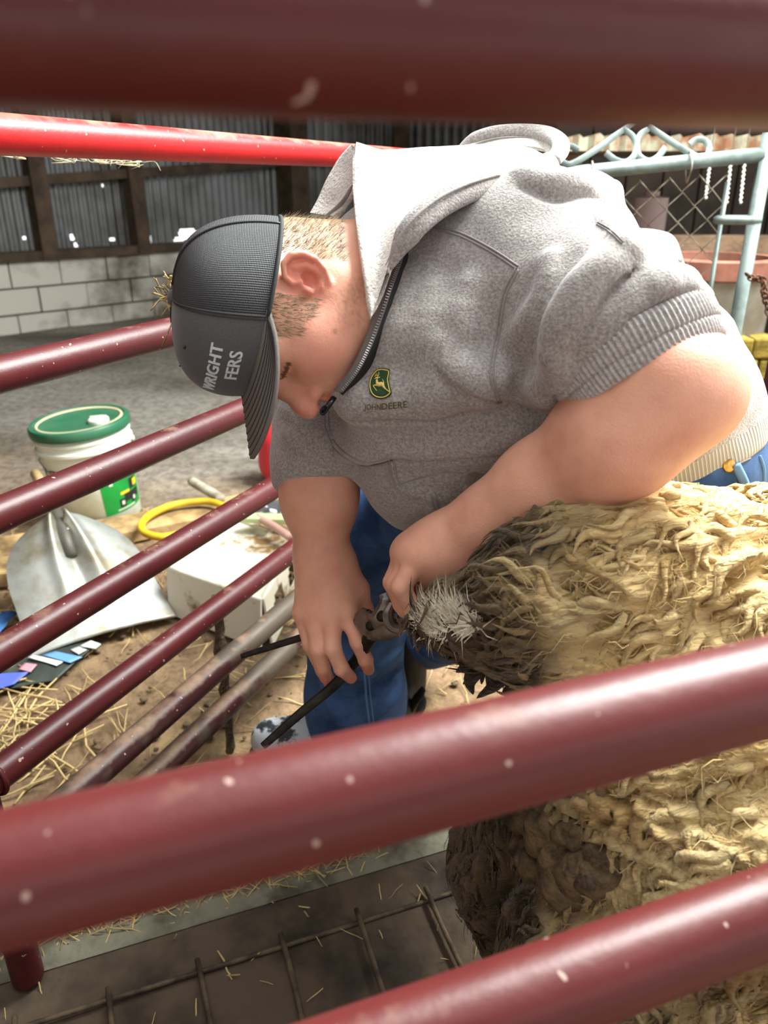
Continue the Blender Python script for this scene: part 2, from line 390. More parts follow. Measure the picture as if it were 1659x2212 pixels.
M_redf = rail_mat('red_paint_near', lin((90, 32, 31)), .14)
M_redtop = rail_mat('red_paint_lit', lin((190, 28, 30)), .55)  # same red paint, with the top rail's lit look put into the colour
M_redmud = rail_mat('red_paint_muddy', lin((62, 28, 28)), .62, mud=.14)
M_mud = mat('caked_mud', lin((112, 96, 76)), .95, var=lin((62, 52, 41)), vs_=40, bump=.9, bs=120)
def line3(a, b, n=24): a = np.array(a, float); b = np.array(b, float); return [a + (b - a) * t for t in np.linspace(0, 1, n)]
def panel(root, base, d, length, rails, mats, post_r, foot=True, ends=(True, True), far_post=True):
    """rails: heights; a post at each end; everything a child of the panel"""
    d = np.array([d[0], d[1], 0.]); base = np.array([base[0], base[1], 0.])
    for (z, r), mt in zip(rails, mats):
        m = MB(); m.tube(line3(base + (0, 0, z) , base + d * length + (0, 0, z), 40), r, 28); adopt(m.build('rail', mt, None, angle=50), root)
    top = rails[0][0]
    for e, on in zip((0., length), ends):
        if not on: continue
        q = base + d * e; m = MB(); m.tube([q + (0, 0, z) for z in np.linspace(.02, top + .0, 30)], post_r, 24); pst = adopt(m.build('post', mats[1], None, angle=50), root)
        for z, r in rails[1:]:
            w = MB(); s = 1 if e == 0 else -1; th = np.linspace(0, 2 * PI, 29)[:-1]; n_ = np.cross(d, (0, 0, 1))
            w.tube([q + d * s * (post_r + .001) + np.array([0, 0, z]) + (r + .002) * (math.cos(a) * n_ + math.sin(a) * np.array([0, 0, 1.])) for a in th], .0035, 8, closed=True)
            adopt(w.build('weld', mats[2], None, smooth=True), root)
u1 = np.array([math.sin(math.radians(25.2)), math.cos(math.radians(25.2))]); n1_ = np.array([-u1[1], u1[0]])
base1 = np.array([-.527, .775])
H1 = [-.0615, .263, .470, .691, .895, 1.048, 1.169]; R_ = .0225
left_panel = thing('pen_panel', (base1[0], base1[1], 0), 'red steel pipe pen panel with seven rails behind the man in the cap', 'pen panel')
rl = [(CAMZ - h * .81, R_) for h in H1]
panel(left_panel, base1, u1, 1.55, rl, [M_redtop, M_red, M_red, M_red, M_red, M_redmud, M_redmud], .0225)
# thin muddy upright that braces the low rails
q = G(540, 1600, .05); bq = base1 + u1 * ((np.array(q[:2]) - base1) @ u1) + n1_ * .03
m = MB(); pts = [(bq[0] + random.uniform(-.003, .003), bq[1], z) for z in np.linspace(.0, CAMZ - H1[4] * .81, 22)]
m.tube(pts, [.0095 + random.uniform(-.002, .004) for _ in pts], 10); adopt(m.build('brace', M_mud, None, smooth=True), left_panel)
u2 = np.array([math.sin(math.radians(70.7)), math.cos(math.radians(70.7))]); n2_ = np.array([-u2[1], u2[0]])
base2 = np.array([0, .234]) - u2 * .80
front_panel = thing('pen_panel', (base2[0], base2[1], 0), 'red steel pipe pen panel close to the viewer, in front of the sheep', 'pen panel')
rf = [(CAMZ + .0375, .0225), (CAMZ - .2155, .0225), (CAMZ - .378, .0225), (CAMZ - .553, .0225), (CAMZ - .72, .0225), (CAMZ - .84, .0225), (CAMZ - .94, .0225)]
panel(front_panel, base2, u2, 1.75, rf, [M_redf] * 7, .0225)
# end of a further panel behind the man
bp = W(1664, 930, 1.25)
back_panel = thing('pen_panel', (bp[0], bp[1], 0), 'dark red pen panel end post behind the man and his jeans', 'pen panel')
panel(back_panel, bp[:2], nrm([.75, .55]), .9, [(z, .0225) for z in (1.02, .80, .62, .44, .28)], [M_red] * 5, .024)
# ================================================================ the person
person = thing('person', tuple(G(1000, 1540, 0)), 'man in grey hooded sweatshirt and dark cap bending over the sheep', 'person')
def cax(v): return nrm(v[0] * CAMX + v[1] * CAMU - v[2] * CAMF)   # x right, y up, z towards the viewer
USC = .88; hu = cax((-.94, .03, .31)); hf0 = cax((.06, -.98, .09)); hf = nrm(hf0 - hu * hf0.dot(hu)); hl = np.cross(hu, hf)
HR = np.stack([hf, hu / USC, hl], 1).astype(np.float32)
EAR = W(668, 601, .765); HO = (EAR - .077 * hl - .004 * hf).astype(np.float32)
def H(f, u, l): return HO + f * hf + u * USC * hu + l * hl
# ---- skin
def head_fn():
    sk = s_ell((.010, .046, 0), (.089, .084, .075)); fa = s_ell((.040, -.018, 0), (.056, .078, .060)); jaw = s_cone((0, -.045, .046), (.066, -.086, .012), .024, .022)
    cheek = s_ell((.052, -.022, .036), (.034, .036, .028)); brow = s_cone((.086, .037, .008), (.070, .038, .044), .012, .012)
    sock = s_ell((.104, .017, .034), (.017, .013, .019)); eye = s_ell((.0765, .017, .033), (.0128, .0118, .0135)); lid = s_cone((.0835, .0255, .020), (.077, .0245, .046), .0042, .004)
    lid2 = s_cone((.087, .0165, .022), (.080, .0150, .046), .0030, .0028)
    nb = s_chain([(.088, .028, 0), (.099, .008, 0), (.112, -.012, 0), (.116, -.021, 0)], [.009, .0095, .0115, .0118], .008); nw = s_ell((.100, -.024, .0125), (.011, .0085, .0085)); ns = s_ell((.108, -.033, .0075), (.006, .0045, .0038))
    ul = s_cone((.0975, -.0445, 0), (.080, -.049, .026), .0072, .0045); ll = s_cone((.0965, -.0565, 0), (.080, -.052, .025), .0078, .0045); mg = s_cone((.107, -.0505, 0), (.084, -.0515, .030), .0022, .0018)
    mz = s_ell((.082, -.045, 0), (.022, .026, .03)); chin = s_ell((.078, -.088, 0), (.022, .02, .024)); neck = s_cone((-.012, -.04, 0), (-.028, -.16, 0), .061, .070); nape = s_cone((-.055, .0, 0), (-.058, -.12, 0), .036, .045)
    under = s_ell((.02, -.085, 0), (.045, .032, .045))
    # ear
    eR = np.array([[.90, -.25, .36], [.30, .95, -.06], [-.33, .16, .93]], np.float32)
    ec = np.array([.002, .001, .074], np.float32)
    ep = s_ell((0, 0, .001), (.0165, .0290, .0045)); el = s_ell((.005, -.027, .0), (.0085, .0095, .0042))
    hx = s_chain([(.007, .006, .004), (.013, .015, .004), (.010, .026, .004), (0, .0315, .004), (-.011, .027, .005), (-.0175, .015, .006), (-.0185, 0, .006), (-.014, -.014, .005), (-.005, -.024, .003)], [.002, .0028, .0032, .0036, .0038, .0038, .0036, .0034, .0036], .002)
    ah = s_chain([(-.002, .019, .003), (-.009, .009, .005), (-.010, -.004, .005), (-.006, -.014, .004), (.003, -.016, .004)], [.0025, .003, .003, .003, .0035], .003); con = s_ell((.002, -.002, .010), (.0085, .0125, .0115)); fos = s_ell((.002, .022, .008), (.007, .006, .0055)); trag = s_ell((.0125, -.004, .005), (.004, .0065, .0042))
    esk = s_cone((.004, .0, -.018), (.002, .0, -.004), .018, .012)
    def f(P):
        q = (P - HO) @ HR; q[:, 2] = np.abs(q[:, 2])
        d = sk(q); d = smin(d, fa(q), .035); d = smin(d, jaw(q), .03); d = smin(d, cheek(q), .03); d = smin(d, brow(q), .016); d = smin(d, mz(q), .02); d = smin(d, chin(q), .022)
        d = smin(d, neck(q), .035); d = smin(d, nape(q), .03); d = smin(d, under(q), .03)
        d = smax(d, -sock(q), .014); d = smin(d, eye(q), .0025); d = smin(d, lid(q), .006); d = smin(d, lid2(q), .004)
        d = smin(d, nb(q), .013); d = smin(d, nw(q), .007); d = smax(d, -ns(q), .003)
        d = smin(d, ul(q), .008); d = smin(d, ll(q), .008); d = smax(d, -mg(q), .003)
        m = np.nonzero((np.abs(q[:, 0]) < .05) & (np.abs(q[:, 1]) < .06) & (q[:, 2] > .04))[0]
        if len(m):
            e = (q[m] - ec) @ eR; g = ep(e); g = smin(g, el(e), .006); g = smin(g, esk(e), .006); g = smax(g, -con(e), .003); g = smax(g, -fos(e), .004); g = smin(g, hx(e), .0025); g = smin(g, ah(e), .0035); g = smin(g, trag(e), .003)
            d[m] = smin(d[m], g, .004)
        return d
    return f
NB = H(-.03, -.20, 0)   # base of the neck
LS, LE, LW = W(1150, 600, .86), W(1440, 842, .69), W(985, 1176, .845)
RS, RE, RW = W(800, 740, 1.10), W(690, 985, 1.02), W(697, 1192, 1.0)
body = SDF(); TC = [NB, W(930, 660, .96), W(1050, 750, .97), W(1200, 840, 1.0), W(1330, 900, 1.03)]
body.add(s_chain(TC, [.06, .09, .10, .11, .11], .05))
body.add(s_chain([TC[1], LS, W(1330, 745, .755), LE], [.08, .08, .054, .054], .03), .05)
body.add(s_chain([LE, W(1335, 940, .715), W(1170, 1058, .78), W(1060, 1130, .82), LW, W(940, 1195, .848)], [.057, .055, .046, .037, .0315, .031], .03), .03)
body.add(s_ell(W(1520, 845, .70), (.026, .03, .03)), .04)
body.add(s_chain([TC[1], RS, W(720, 880, 1.06), RE, W(690, 1080, 1.0), RW], [.08, .07, .055, .050, .045, .0295], .03), .05)
# near hand: fist closed downwards
kn = [W(905, 1208, .822), W(890, 1200, .84), W(878, 1194, .86), W(874, 1192, .882)]
pp = [W(866, 1268, .820), W(855, 1264, .838), W(849, 1258, .858), W(852, 1250, .882)]
dd = [W(893, 1318, .826), W(876, 1315, .842), W(868, 1306, .862), W(872, 1296, .884)]
tt = [W(922, 1322, .838), W(903, 1326, .852), W(892, 1318, .870), W(892, 1306, .890)]
for a in kn: body.near(s_cone(W(955, 1195, .848), a, .028, .0125), .028, LW, .16)
for i in range(4):
    body.near(s_chain([kn[i], pp[i], dd[i], tt[i]], [.0125, .0108, .0095, .0085], .004), .0035, kn[i], .14)
body.near(s_chain([W(960, 1215, .87), W(915, 1250, .885), W(892, 1290, .885), W(895, 1325, .87)], [.018, .014, .012, .010], .006), .008, kn[2], .14)
# far hand: back of the hand, fingers over the handle
mcp = [W(752, 1320, .985), W(717, 1329, .978), W(681, 1331, .983), W(654, 1322, .995)]
fing = [[(774, 1386, .972), (789, 1424, .985), (796, 1446, 1.0)], [(719, 1400, .962), (738, 1444, .972), (758, 1464, .988)], [(687, 1402, .972), (697, 1442, .988), (703, 1464, 1.0)], [(672, 1392, .99), (698, 1448, 1.015), (716, 1482, 1.028)]]
for i, a in enumerate(mcp):
    body.near(s_cone(RW * .75 + np.array(W(690, 1230, 1.0)) * .25, a, .026, .0128), .022, RW, .2)
    body.near(s_chain([a] + [W(*q) for q in fing[i]], [.0128, .0105, .0095, .0078], .004), .005, a, .16)
    body.near(s_ell(a - CAMF * .006, (.009, .009, .008)), .008, a, .06)
body.near(s_chain([W(735, 1225, 1.005), W(768, 1275, 1.01), W(783, 1318, 1.02), W(800, 1362, 1.035)], [.022, .0175, .0135, .0105], .008), .02, RW, .2)
body.near(head_fn(), .03, HO, .26)
bv, bq_ = nets(body, (-.31, .60, .47), (.46, 1.36, 1.16), .0026)
M_skin = mat('skin', (1, 1, 1), .48, attr='Col', sss=.2, bump=.12, bs=420, spec=.35, var=(.93, .9, .88), vs_=30)
body_o = adopt(npmesh('body', bv, bq_, M_skin), person)
q = (bv - HO) @ HR; al = np.abs(q[:, 2]); inh = (((bv - HO) ** 2).sum(1) < .17 ** 2)
base = np.array(lin((232, 174, 148))); col = np.tile(base, (len(bv), 1))
def tint(c, w):
    global col
    col = col + (np.array(lin(c)) - col) * np.clip(w, 0, 1)[:, None]
def bl(f, u, l, r, s=.5): return np.clip((1 - np.sqrt((q[:, 0] - f) ** 2 + (q[:, 1] - u) ** 2 + (al - l) ** 2) / r) / s, 0, 1) * inh
mot = fbm(bv, 38, 3, 4); tint((212, 142, 120), (mot - .45) * 1.1)
tint((206, 120, 108), bl(.055, -.02, .045, .045, 1.) * .65); tint((208, 116, 104), bl(.112, -.018, 0, .03, .9) * .7); tint((186, 96, 90), bl(.094, -.050, .005, .026, .8) * (np.abs(q[:, 1] + .0505) < .011) * .8)
tint((216, 120, 104), bl(.002, .0, .085, .045, .7) * .75)
tint((120, 84, 62), bl(.086, .037, .03, .026, .7) * (np.abs(q[:, 1] - .040 + .12 * (al - .03)) < .006) * .75)           # brow
tint((70, 46, 38), ((np.abs(q[:, 1] - .0168 + .03 * (al - .03)) < .0028) & (al > .019) & (al < .049) & (q[:, 0] > .073) & inh) * .85)   # lashes of the lowered lid
stub = fbm(bv, 420, 2, 8); tint((140, 96, 76), bl(.02, -.05, .06, .045, .8) * np.clip((stub - .5) * 2.5, 0, .35)); tint((120, 84, 66), bl(.085, -.085, .0, .035, .8) * np.clip((stub - .4) * 3, 0, .5)); tint((128, 90, 70), bl(.105, -.040, .0, .022, .8) * np.clip((stub - .4) * 3, 0, .45))
tint((96, 52, 40), bl(.052, -.032, .064, .0065, .4) * .9)                                                                 # small mole
scalp = ((q[:, 1] > -.045 - .25 * np.clip(-q[:, 0] - .05, 0, .1)) & (q[:, 0] < -.022) & (q[:, 1] < .12) & inh) | ((q[:, 0] > .022) & (q[:, 0] < .062) & (q[:, 1] > -.016 + .55 * (q[:, 0] - .022) + .02 * (mot - .5)) & (q[:, 1] < .06) & (al > .04) & inh)
tint((136, 114, 84), scalp * np.where(q[:, 0] > 0, .40, .78))
for ctr in mcp + kn: w_ = np.clip(1 - np.linalg.norm(bv - np.array(ctr), axis=1) / .02, 0, 1); tint((198, 112, 96), w_ * .55)
for tip in [W(*f[-1]) for f in fing]: w_ = np.clip(1.4 - np.linalg.norm(bv - np.array(tip), axis=1) / .02, 0, 1); tint((206, 122, 104), w_ * .6)
set_col(body_o, col)
# finger nails of the far hand
M_nail = mat('nail', lin((232, 178, 160)), .3)
# ---- short hair under the cap
hv = bv[scalp]; hn = grad(body, hv.astype(np.float32)); pick = RNG.choice(len(hv), 5200)
p0 = hv[pick] + RNG.normal(0, .0008, (len(pick), 3)); n0 = hn[pick]
side = ((p0 - HO) @ hf) > 0
dirn = n0 * .55 + np.where(side[:, None], -hu[None] * 1.1 + hf[None] * .15, -hu[None] * .9 - hf[None] * .25) + RNG.normal(0, .22, p0.shape); dirn /= np.linalg.norm(dirn, axis=1)[:, None]
ln = RNG.uniform(.005, .0115, len(pick))[:, None]; sd = np.cross(dirn, n0); sd /= np.linalg.norm(sd, axis=1)[:, None] + 1e-9
hvv = np.stack([p0 - sd * .0004, p0 + sd * .0004, p0 + dirn * ln + n0 * .0005], 1).reshape(-1, 3)
M_hair = mat('hair', (1, 1, 1), .5, attr='Col', spec=.4)
hair = adopt(npmesh('hair', hvv, np.arange(len(hvv)).reshape(-1, 3), M_hair, smooth=False), person); tag(hair, kind='stuff')
hc = np.array(lin((152, 134, 106)))[None] * RNG.uniform(.5, 1.15, (len(pick), 1)); set_col(hair, np.repeat(hc, 3, 0))
# ---- cap
M_capg = mat('cap_twill', lin((84, 84, 86)), .85, var=lin((72, 72, 74)), vs_=900, bump=.15, bs=900, sheen=.2)
M_visor = mat('visor_twill', lin((112, 106, 100)), .85, var=lin((98, 93, 88)), vs_=900, bump=.12, bs=900)
M_mesh = mat('cap_mesh', lin((26, 27, 30)), .55, spec=.5)
nt = M_mesh.node_tree; uvn = node(M_mesh, 'ShaderNodeUVMap'); mp = node(M_mesh, 'ShaderNodeMapping'); mp.inputs['Scale'].default_value = (260, 92, 1); nt.links.new(uvn.outputs[0], mp.inputs[0])
vo = node(M_mesh, 'ShaderNodeTexVoronoi'); vo.inputs['Scale'].default_value = 1.; vo.inputs['Randomness'].default_value = .0; nt.links.new(mp.outputs[0], vo.inputs['Vector'])
rp = node(M_mesh, 'ShaderNodeValToRGB'); rp.color_ramp.elements[0].position = .18; rp.color_ramp.elements[1].position = .42; rp.color_ramp.elements[0].color = (.001, .001, .0012, 1); rp.color_ramp.elements[1].color = (.035, .037, .042, 1)
nt.links.new(vo.outputs['Distance'], rp.inputs[0]); nt.links.new(rp.outputs[0], pr(M_mesh).inputs['Base Color'])
bmp = node(M_mesh, 'ShaderNodeBump'); bmp.inputs['Strength'].default_value = .8; bmp.inputs['Distance'].default_value = .002; nt.links.new(vo.outputs['Distance'], bmp.inputs['Height']); nt.links.new(bmp.outputs[0], pr(M_mesh).inputs['Normal'])
CF, CL, CH = .096, .086, .097
def capS(phi, t, off=0.):
    """phi 0 = front, +90deg = his left; t 0 = band, 1 = top"""
    c, s = math.cos(phi), math.sin(phi); a = t * PI / 2; fr = max(c, 0)
    rad = math.cos(a) ** .62; hgt = math.sin(a) ** (1.0 - .08 * fr)
    band = .040 + .016 * c
    f = .010 + (CF + off) * c * rad + .006 * fr * math.sin(2 * a); l = (CL + off) * s * rad
    u = band * (1 - hgt) + (band * 0 + .048 + CH + off) * hgt - .01 * (1 - fr) * 0
    return H(f, u, l)
SEAM = math.radians(66)
def cap_patch(p0_, p1_, n, nt_, t0=0., t1=.985):
    A = [[capS(p, t) for t in np.linspace(t0, t1, nt_)] for p in np.linspace(p0_, p1_, n)]; return A
def add_uv(o, n, m, u0, u1):
    me = o.data; uv = me.uv_layers.new(name='UVMap'); i_ = np.zeros(len(me.loops), np.int32); me.loops.foreach_get('vertex_index', i_)
    U = u0 + (u1 - u0) * (i_ // m) / (n - 1); Vv = (i_ % m) / (m - 1); uv.data.foreach_set('uv', np.stack([U, Vv], 1).astype(np.float32).ravel())
cap = empty('cap', tuple(HO)); cap.parent = person; cap.matrix_parent_inverse = Matrix.Translation(-Vector(person.location))
def capadd(o): o.parent = cap; o.matrix_parent_inverse = Matrix.Translation(-Vector(person.location) ) if False else Matrix.Translation(-Vector(cap.location)); return o
m = MB(); m.grid(cap_patch(-SEAM, SEAM, 41, 30)); fpn = capadd(m.build('front_panel', M_capg, smooth=True))
for a0, a1 in ((SEAM, PI), (-PI, -SEAM)):
    m = MB(); m.grid(cap_patch(a0, a1, 41, 30)); o = capadd(m.build('mesh_panel', M_mesh, smooth=True)); add_uv(o, 41, 30, 0, .32)
M_stitch = mat('cap_stitch', lin((52, 50, 50)), .8); M_band = mat('cap_band', lin((40, 41, 44)), .8, bump=.1, bs=600)
for s_ in (-1, 1):
    for da in (.0, .035): m = MB(); m.tube([capS(s_ * (SEAM - da), t, .0006) for t in np.linspace(0, .97, 30)], .0011 if da == 0 else .0005, 6); capadd(m.build('seam', M_stitch, smooth=True))
for p_ in (PI / 2 + .75, -PI / 2 - .75): m = MB(); m.tube([capS(p_, t, .0004) for t in np.linspace(0, .97, 30)], .0013, 6); capadd(m.build('seam', M_mesh, smooth=True))
m = MB(); m.tube([capS(p, .0, .0) for p in np.linspace(SEAM, 2 * PI - SEAM, 60)], .0022, 8, flat=1.); capadd(m.build('sweatband', M_band, smooth=True))
Mb = Matrix.Translation(Vector(capS(0, 1.))) @ Vector(hu).to_track_quat('Z', 'Y').to_matrix().to_4x4()
m = MB(); m.lathe([(.008, -.002), (.0085, .001), (.006, .004), (.002, .005)], 20, Mb); capadd(m.build('button', M_capg, smooth=True))
for p_, t_ in ((.55, .62), (-.55, .62)): capadd(MB().tube([capS(p_, t_, .0004), capS(p_, t_ + .012, .0006)], .0022, 10).build('eyelet', M_stitch, smooth=True))
# visor, curved down at the sides
VS = math.radians(70)
def vis(phi, w, off=0.):
    b = capS(phi, 0.) ; c, s = math.cos(phi), math.sin(phi); k = (math.cos(phi / VS * PI / 2)) ** .55
    L = .070 * k * w; loc = np.array([(b - HO) @ hf, (b - HO) @ hu / USC, (b - HO) @ hl])
    f = loc[0] + L * (.93 + .05 * c); l = loc[2] * (1 + .04 * w * k); y = l / CL
    u = loc[1] + .001 - .030 * y * y * w ** .6 * k - L * .14 + off
    return H(f, u, l)
n_, m_ = 41, 14; top = [[vis(p, w, .0022) for w in np.linspace(0, 1, m_)] for p in np.linspace(-VS, VS, n_)]; bot = [[vis(p, w, -.0022) for w in np.linspace(1, 0, m_)] for p in np.linspace(-VS, VS, n_)]
m = MB(); m.grid([a + b for a, b in zip(top, bot)], closed_v=True); visor = capadd(m.build('visor', M_visor, smooth=True))
for w in np.linspace(.16, .94, 8):
    m = MB(); m.tube([vis(p, w, .0024) for p in np.linspace(-VS * .97, VS * .97, 50)], .00055, 5); o = m.build('stitch_row', M_stitch, smooth=True); capadd(o)
# embroidered lettering
M_thread = mat('white_thread', lin((206, 212, 216)), .6, bump=.3, bs=900); M_thread_s = mat('silver_thread', lin((160, 170, 176)), .55)
def glyphs(txt, sz=1.):
    cu = bpy.data.curves.new('lettering', 'FONT'); cu.body = txt; cu.size = sz; cu.resolution_u = 3; cu.offset = .012
    o = bpy.data.objects.new('lettering', cu); C.objects.link(o); bpy.context.view_layer.update(); me = o.to_mesh()
    V = np.array([v.co[:] for v in me.vertices]); F = [tuple(p.vertices) for p in me.polygons]; o.to_mesh_clear(); bpy.data.objects.remove(o); return V, F
def solid(V, F, fn, th):
    """flat glyph mesh -> thin solid on a surface; fn(x, y, offset)"""
    n = len(V); top = [fn(x, y, th) for x, y, _ in V]; bot = [fn(x, y, -.0005) for x, y, _ in V]; cnt = {}
    for f in F:
        for a, b in zip(f, f[1:] + f[:1]): cnt[(a, b)] = 1
    FF = [tuple(f) for f in F] + [(b, a, a + n, b + n) for (a, b) in cnt if (b, a) not in cnt]
    return top + bot, FF
def cap_text(txt, phi_end, t0, size, nm):
    V, F = glyphs(txt); w = V[:, 0].max(); kx = size * .86; 
    def fn(x, y, off): return capS(phi_end - (w - x) * -kx / .098 - w * kx / .098 * 0 - (0), t0 + y * size / .165, off)
    def fn(x, y, off): return capS(phi_end - (w - x) * kx / .098, t0 + y * size / .165, off)
    v, f = solid(V, F, fn, .0011); m = MB(); m.add(v, f); capadd(m.build(nm, M_thread))
cap_text('WRIGHT', math.radians(47), .27, .0235, 'lettering'); cap_text('FERS', math.radians(44), .115, .0225, 'lettering')
# ================================================================ clothing
def s_plane(p, n):
    p = np.array(p, np.float32); n = np.array(nrm(n), np.float32); return lambda P: (P - p) @ n
def cut(fn, pl, k=.006): return lambda P: smax(fn(P), pl(P), k)
RC = np.stack([CAMX, CAMU, -CAMF], 1).astype(np.float32)
hood = SDF()
hood.add(s_chain([W(890, 640, .96), W(1030, 735, .955), W(1190, 820, .985), W(1340, 890, 1.02), W(1420, 960, 1.04)], [.125, .168, .175, .158, .135], .05))
hood.add(s_ell(W(940, 960, .975), (.105, .115, .11), RC), .04)                                     # belly
hood.add(s_cone(W(1020, 590, .94), W(1160, 590, .885), .105, .110), .05)                            # near shoulder
hood.add(s_cone(W(1150, 560, .99), W(1290, 660, 1.0), .085, .09), .06)                             # upper back
hood.add(s_cone(W(806, 838, .868), W(860, 720, .87), .045, .05), .03)
hood.add(s_ell(W(880, 780, .885), (.085, .075, .075), RC), .04)                                    # chest cloth hanging forward
cuffL = s_plane(W(1388, 792, .705) - cax((.44, -.88, .15)) * .022, cax((.44, -.88, .15))); cuffR = s_plane(W(694, 1042, 1.0), cax((.08, -.98, .12)))
hem = s_plane(W(1450, 1082, .92), cax((.46, -.885, -.05)))
hood.add(cut(s_chain([W(1130, 590, .865), W(1275, 685, .785), W(1370, 770, .725), W(1430, 850, .69)], [.108, .086, .079, .077], .03), cuffL), .03)
hood.add(cut(s_chain([W(820, 740, 1.09), W(722, 880, 1.055), W(694, 985, 1.02), W(692, 1080, 1.0)], [.105, .078, .060, .056], .03), cuffR), .03)
hood = (lambda h0: (lambda s: (s.add(cut(h0, hem, .008)), s)[1])(SDF()))(hood)
def fold(pix, r, k=.012, groove=None, gr=.006, lift=0., n=None):
    n = n or 3 * len(pix); xy = dens(pix, n); P = hit(hood, xy); N = grad(hood, P.astype(np.float32)); t = np.linspace(0, 1, n); env = np.sin(PI * np.clip(t, .06, .94)) ** .5
    r = np.asarray(r) * 1.35; k = k * .7; hood.stroke(P + N * (lift - r * .25), r * (env * .75 + .25), k)
    if groove is not None:
        P2 = hit(hood, xy + np.array(groove)); hood.stroke(P2, gr * (env * .8 + .2), gr * 1.6, sub=True)
def overhang(edge, r, into, gr=.008, push=.28, gk=.005, k=.012, n=26):
    """a roll of cloth whose lower lip runs along the edge; a crease is cut just under the lip"""
    xy = dens(edge, n); into = np.array(nrm(into)); dep = proj(hit(hood, xy[n // 2:n // 2 + 1])[0])[2]; sc = FPX / dep
    P = hit(hood, xy + into * r * sc * .8); N = grad(hood, P.astype(np.float32)); env = np.sin(PI * np.linspace(.03, .97, n)) ** .5
    hood.stroke(P - N * r * push, r * (.45 + .55 * env), k)
    P2 = hit(hood, xy); D2 = np.array([proj(p)[2] for p in P2]); Dp = np.pad(D2, 3, mode='edge'); D2 = np.median(np.stack([Dp[i_:i_ + n] for i_ in range(7)]), 0); Dp = np.pad(D2, 2, mode='edge'); D2 = np.mean(np.stack([Dp[i_:i_ + n] for i_ in range(5)]), 0)
    P2 = np.array([W(a_, b_, c_) for (a_, b_), c_ in zip(xy, D2)]); hood.stroke(P2, gr * .75 * (.12 + .88 * env), gk, sub=True)
# overhanging folds of the front
fold([(930, 640), (920, 740), (935, 810)], .018, .035); fold([(870, 610), (848, 710), (822, 800)], .014, .03); fold([(1010, 620), (1000, 720), (1030, 800)], .014, .03)
overhang([(748, 902), (775, 915), (830, 918), (900, 914), (970, 898), (1060, 866)], .034, (0, -1), .011)
overhang([(940, 800), (965, 838), (1010, 866), (1075, 880), (1150, 888), (1228, 915)], .026, (.35, -.94), .009)
overhang([(712, 950), (740, 985), (790, 1004), (870, 1000), (980, 1003), (1090, 985), (1200, 945)], .030, (.2, -.98), .010)
fold([(1190, 560), (1165, 640), (1110, 740), (1085, 820)], .010, .02)
# bunched sleeve
overhang([(1236, 850), (1262, 770), (1325, 672), (1410, 595), (1480, 572)], .030, (-.78, -.62), .011)
overhang([(1246, 868), (1290, 795), (1362, 715), (1450, 652), (1518, 632)], .024, (-.7, -.71), .009)
overhang([(1225, 800), (1262, 720), (1330, 620), (1395, 560)], .022, (-.8, -.6), .007)
fold([(1262, 860), (1310, 800), (1360, 765)], .007, .010); fold([(1280, 870), (1340, 815), (1400, 780)], .006, .009)
fold([(1290, 470), (1330, 505), (1370, 540)], .005, .010); overhang([(1120, 402), (1200, 428), (1270, 422), (1335, 452)], .018, (.2, -1), .008)
# far sleeve
overhang([(605, 900), (650, 950), (720, 992), (775, 1005)], .014, (.3, -.95), .005); overhang([(608, 950), (660, 998), (740, 1022)], .012, (.3, -.95), .004); fold([(640, 860), (690, 910), (700, 950)], .008, .012)
fold([(650, 830), (655, 880), (700, 960)], .006, .01)
# belly cloth, pocket mouth
fold([(850, 1005), (852, 1035), (880, 1060), (960, 1075)], .005, .01); fold([(930, 1065), (940, 1110), (975, 1150)], .005, .008)
fold([(1005, 1022), (1010, 1060), (1040, 1082), (1085, 1072), (1125, 1038)], .006, .008)
P_ = hit(hood, dens([(1022, 1032), (1050, 1045), (1090, 1040), (1115, 1022)], 14)); hood.stroke(P_, .016 * np.sin(PI * np.linspace(.15, .85, 14)), .006, sub=True)
hood.disp(lambda P: -.008 * (vnoise(P, 15, 3) - .5) - .004 * (vnoise(P, 34, 5) - .5))
HV, HQ = nets(hood, (-.20, .52, .58), (.66, 1.32, 1.17), .0040)
M_fleece = mat('heather_fleece', lin((172, 166, 162)), .95, var=lin((136, 130, 127)), vs_=330, bump=.28, bs=420, spec=.15, sheen=.35, detail=2, vlo=.35, vhi=.65)
M_inner = mat('hood_lining', lin((214, 208, 200)), .97, var=lin((190, 184, 176)), vs_=300, bump=.5, bs=260, spec=.1, sheen=.5)
M_seam = mat('seam_thread', lin((146, 139, 136)), .9, bump=.3, bs=700)
def rib_mat(name, p0_, axis, per, c1, c2):
    m = mat(name, c1, .95, spec=.15, sheen=.3); tc = node(m, 'ShaderNodeTexCoord'); vm = node(m, 'ShaderNodeVectorMath', operation='DOT_PRODUCT'); vm.inputs[1].default_value = tuple(axis)
    L = m.node_tree.links; L.new(tc.outputs['Object'], vm.inputs[0]); mu = node(m, 'ShaderNodeMath', operation='MULTIPLY'); mu.inputs[1].default_value = 2 * PI / per; L.new(vm.outputs['Value'], mu.inputs[0])
    sn = node(m, 'ShaderNodeMath', operation='SINE'); L.new(mu.outputs[0], sn.inputs[0]); mr = node(m, 'ShaderNodeMapRange'); mr.inputs[1].default_value = -.6; L.new(sn.outputs[0], mr.inputs[0])
    mx = node(m, 'ShaderNodeMix', data_type='RGBA'); mx.inputs[6].default_value = (*c2, 1); mx.inputs[7].default_value = (*c1, 1); L.new(mr.outputs[0], mx.inputs[0]); L.new(mx.outputs[2], pr(m).inputs['Base Color'])
    b = node(m, 'ShaderNodeBump'); b.inputs['Strength'].default_value = .8; b.inputs['Distance'].default_value = .002; L.new(mr.outputs[0], b.inputs['Height']); L.new(b.outputs[0], pr(m).inputs['Normal']); return m
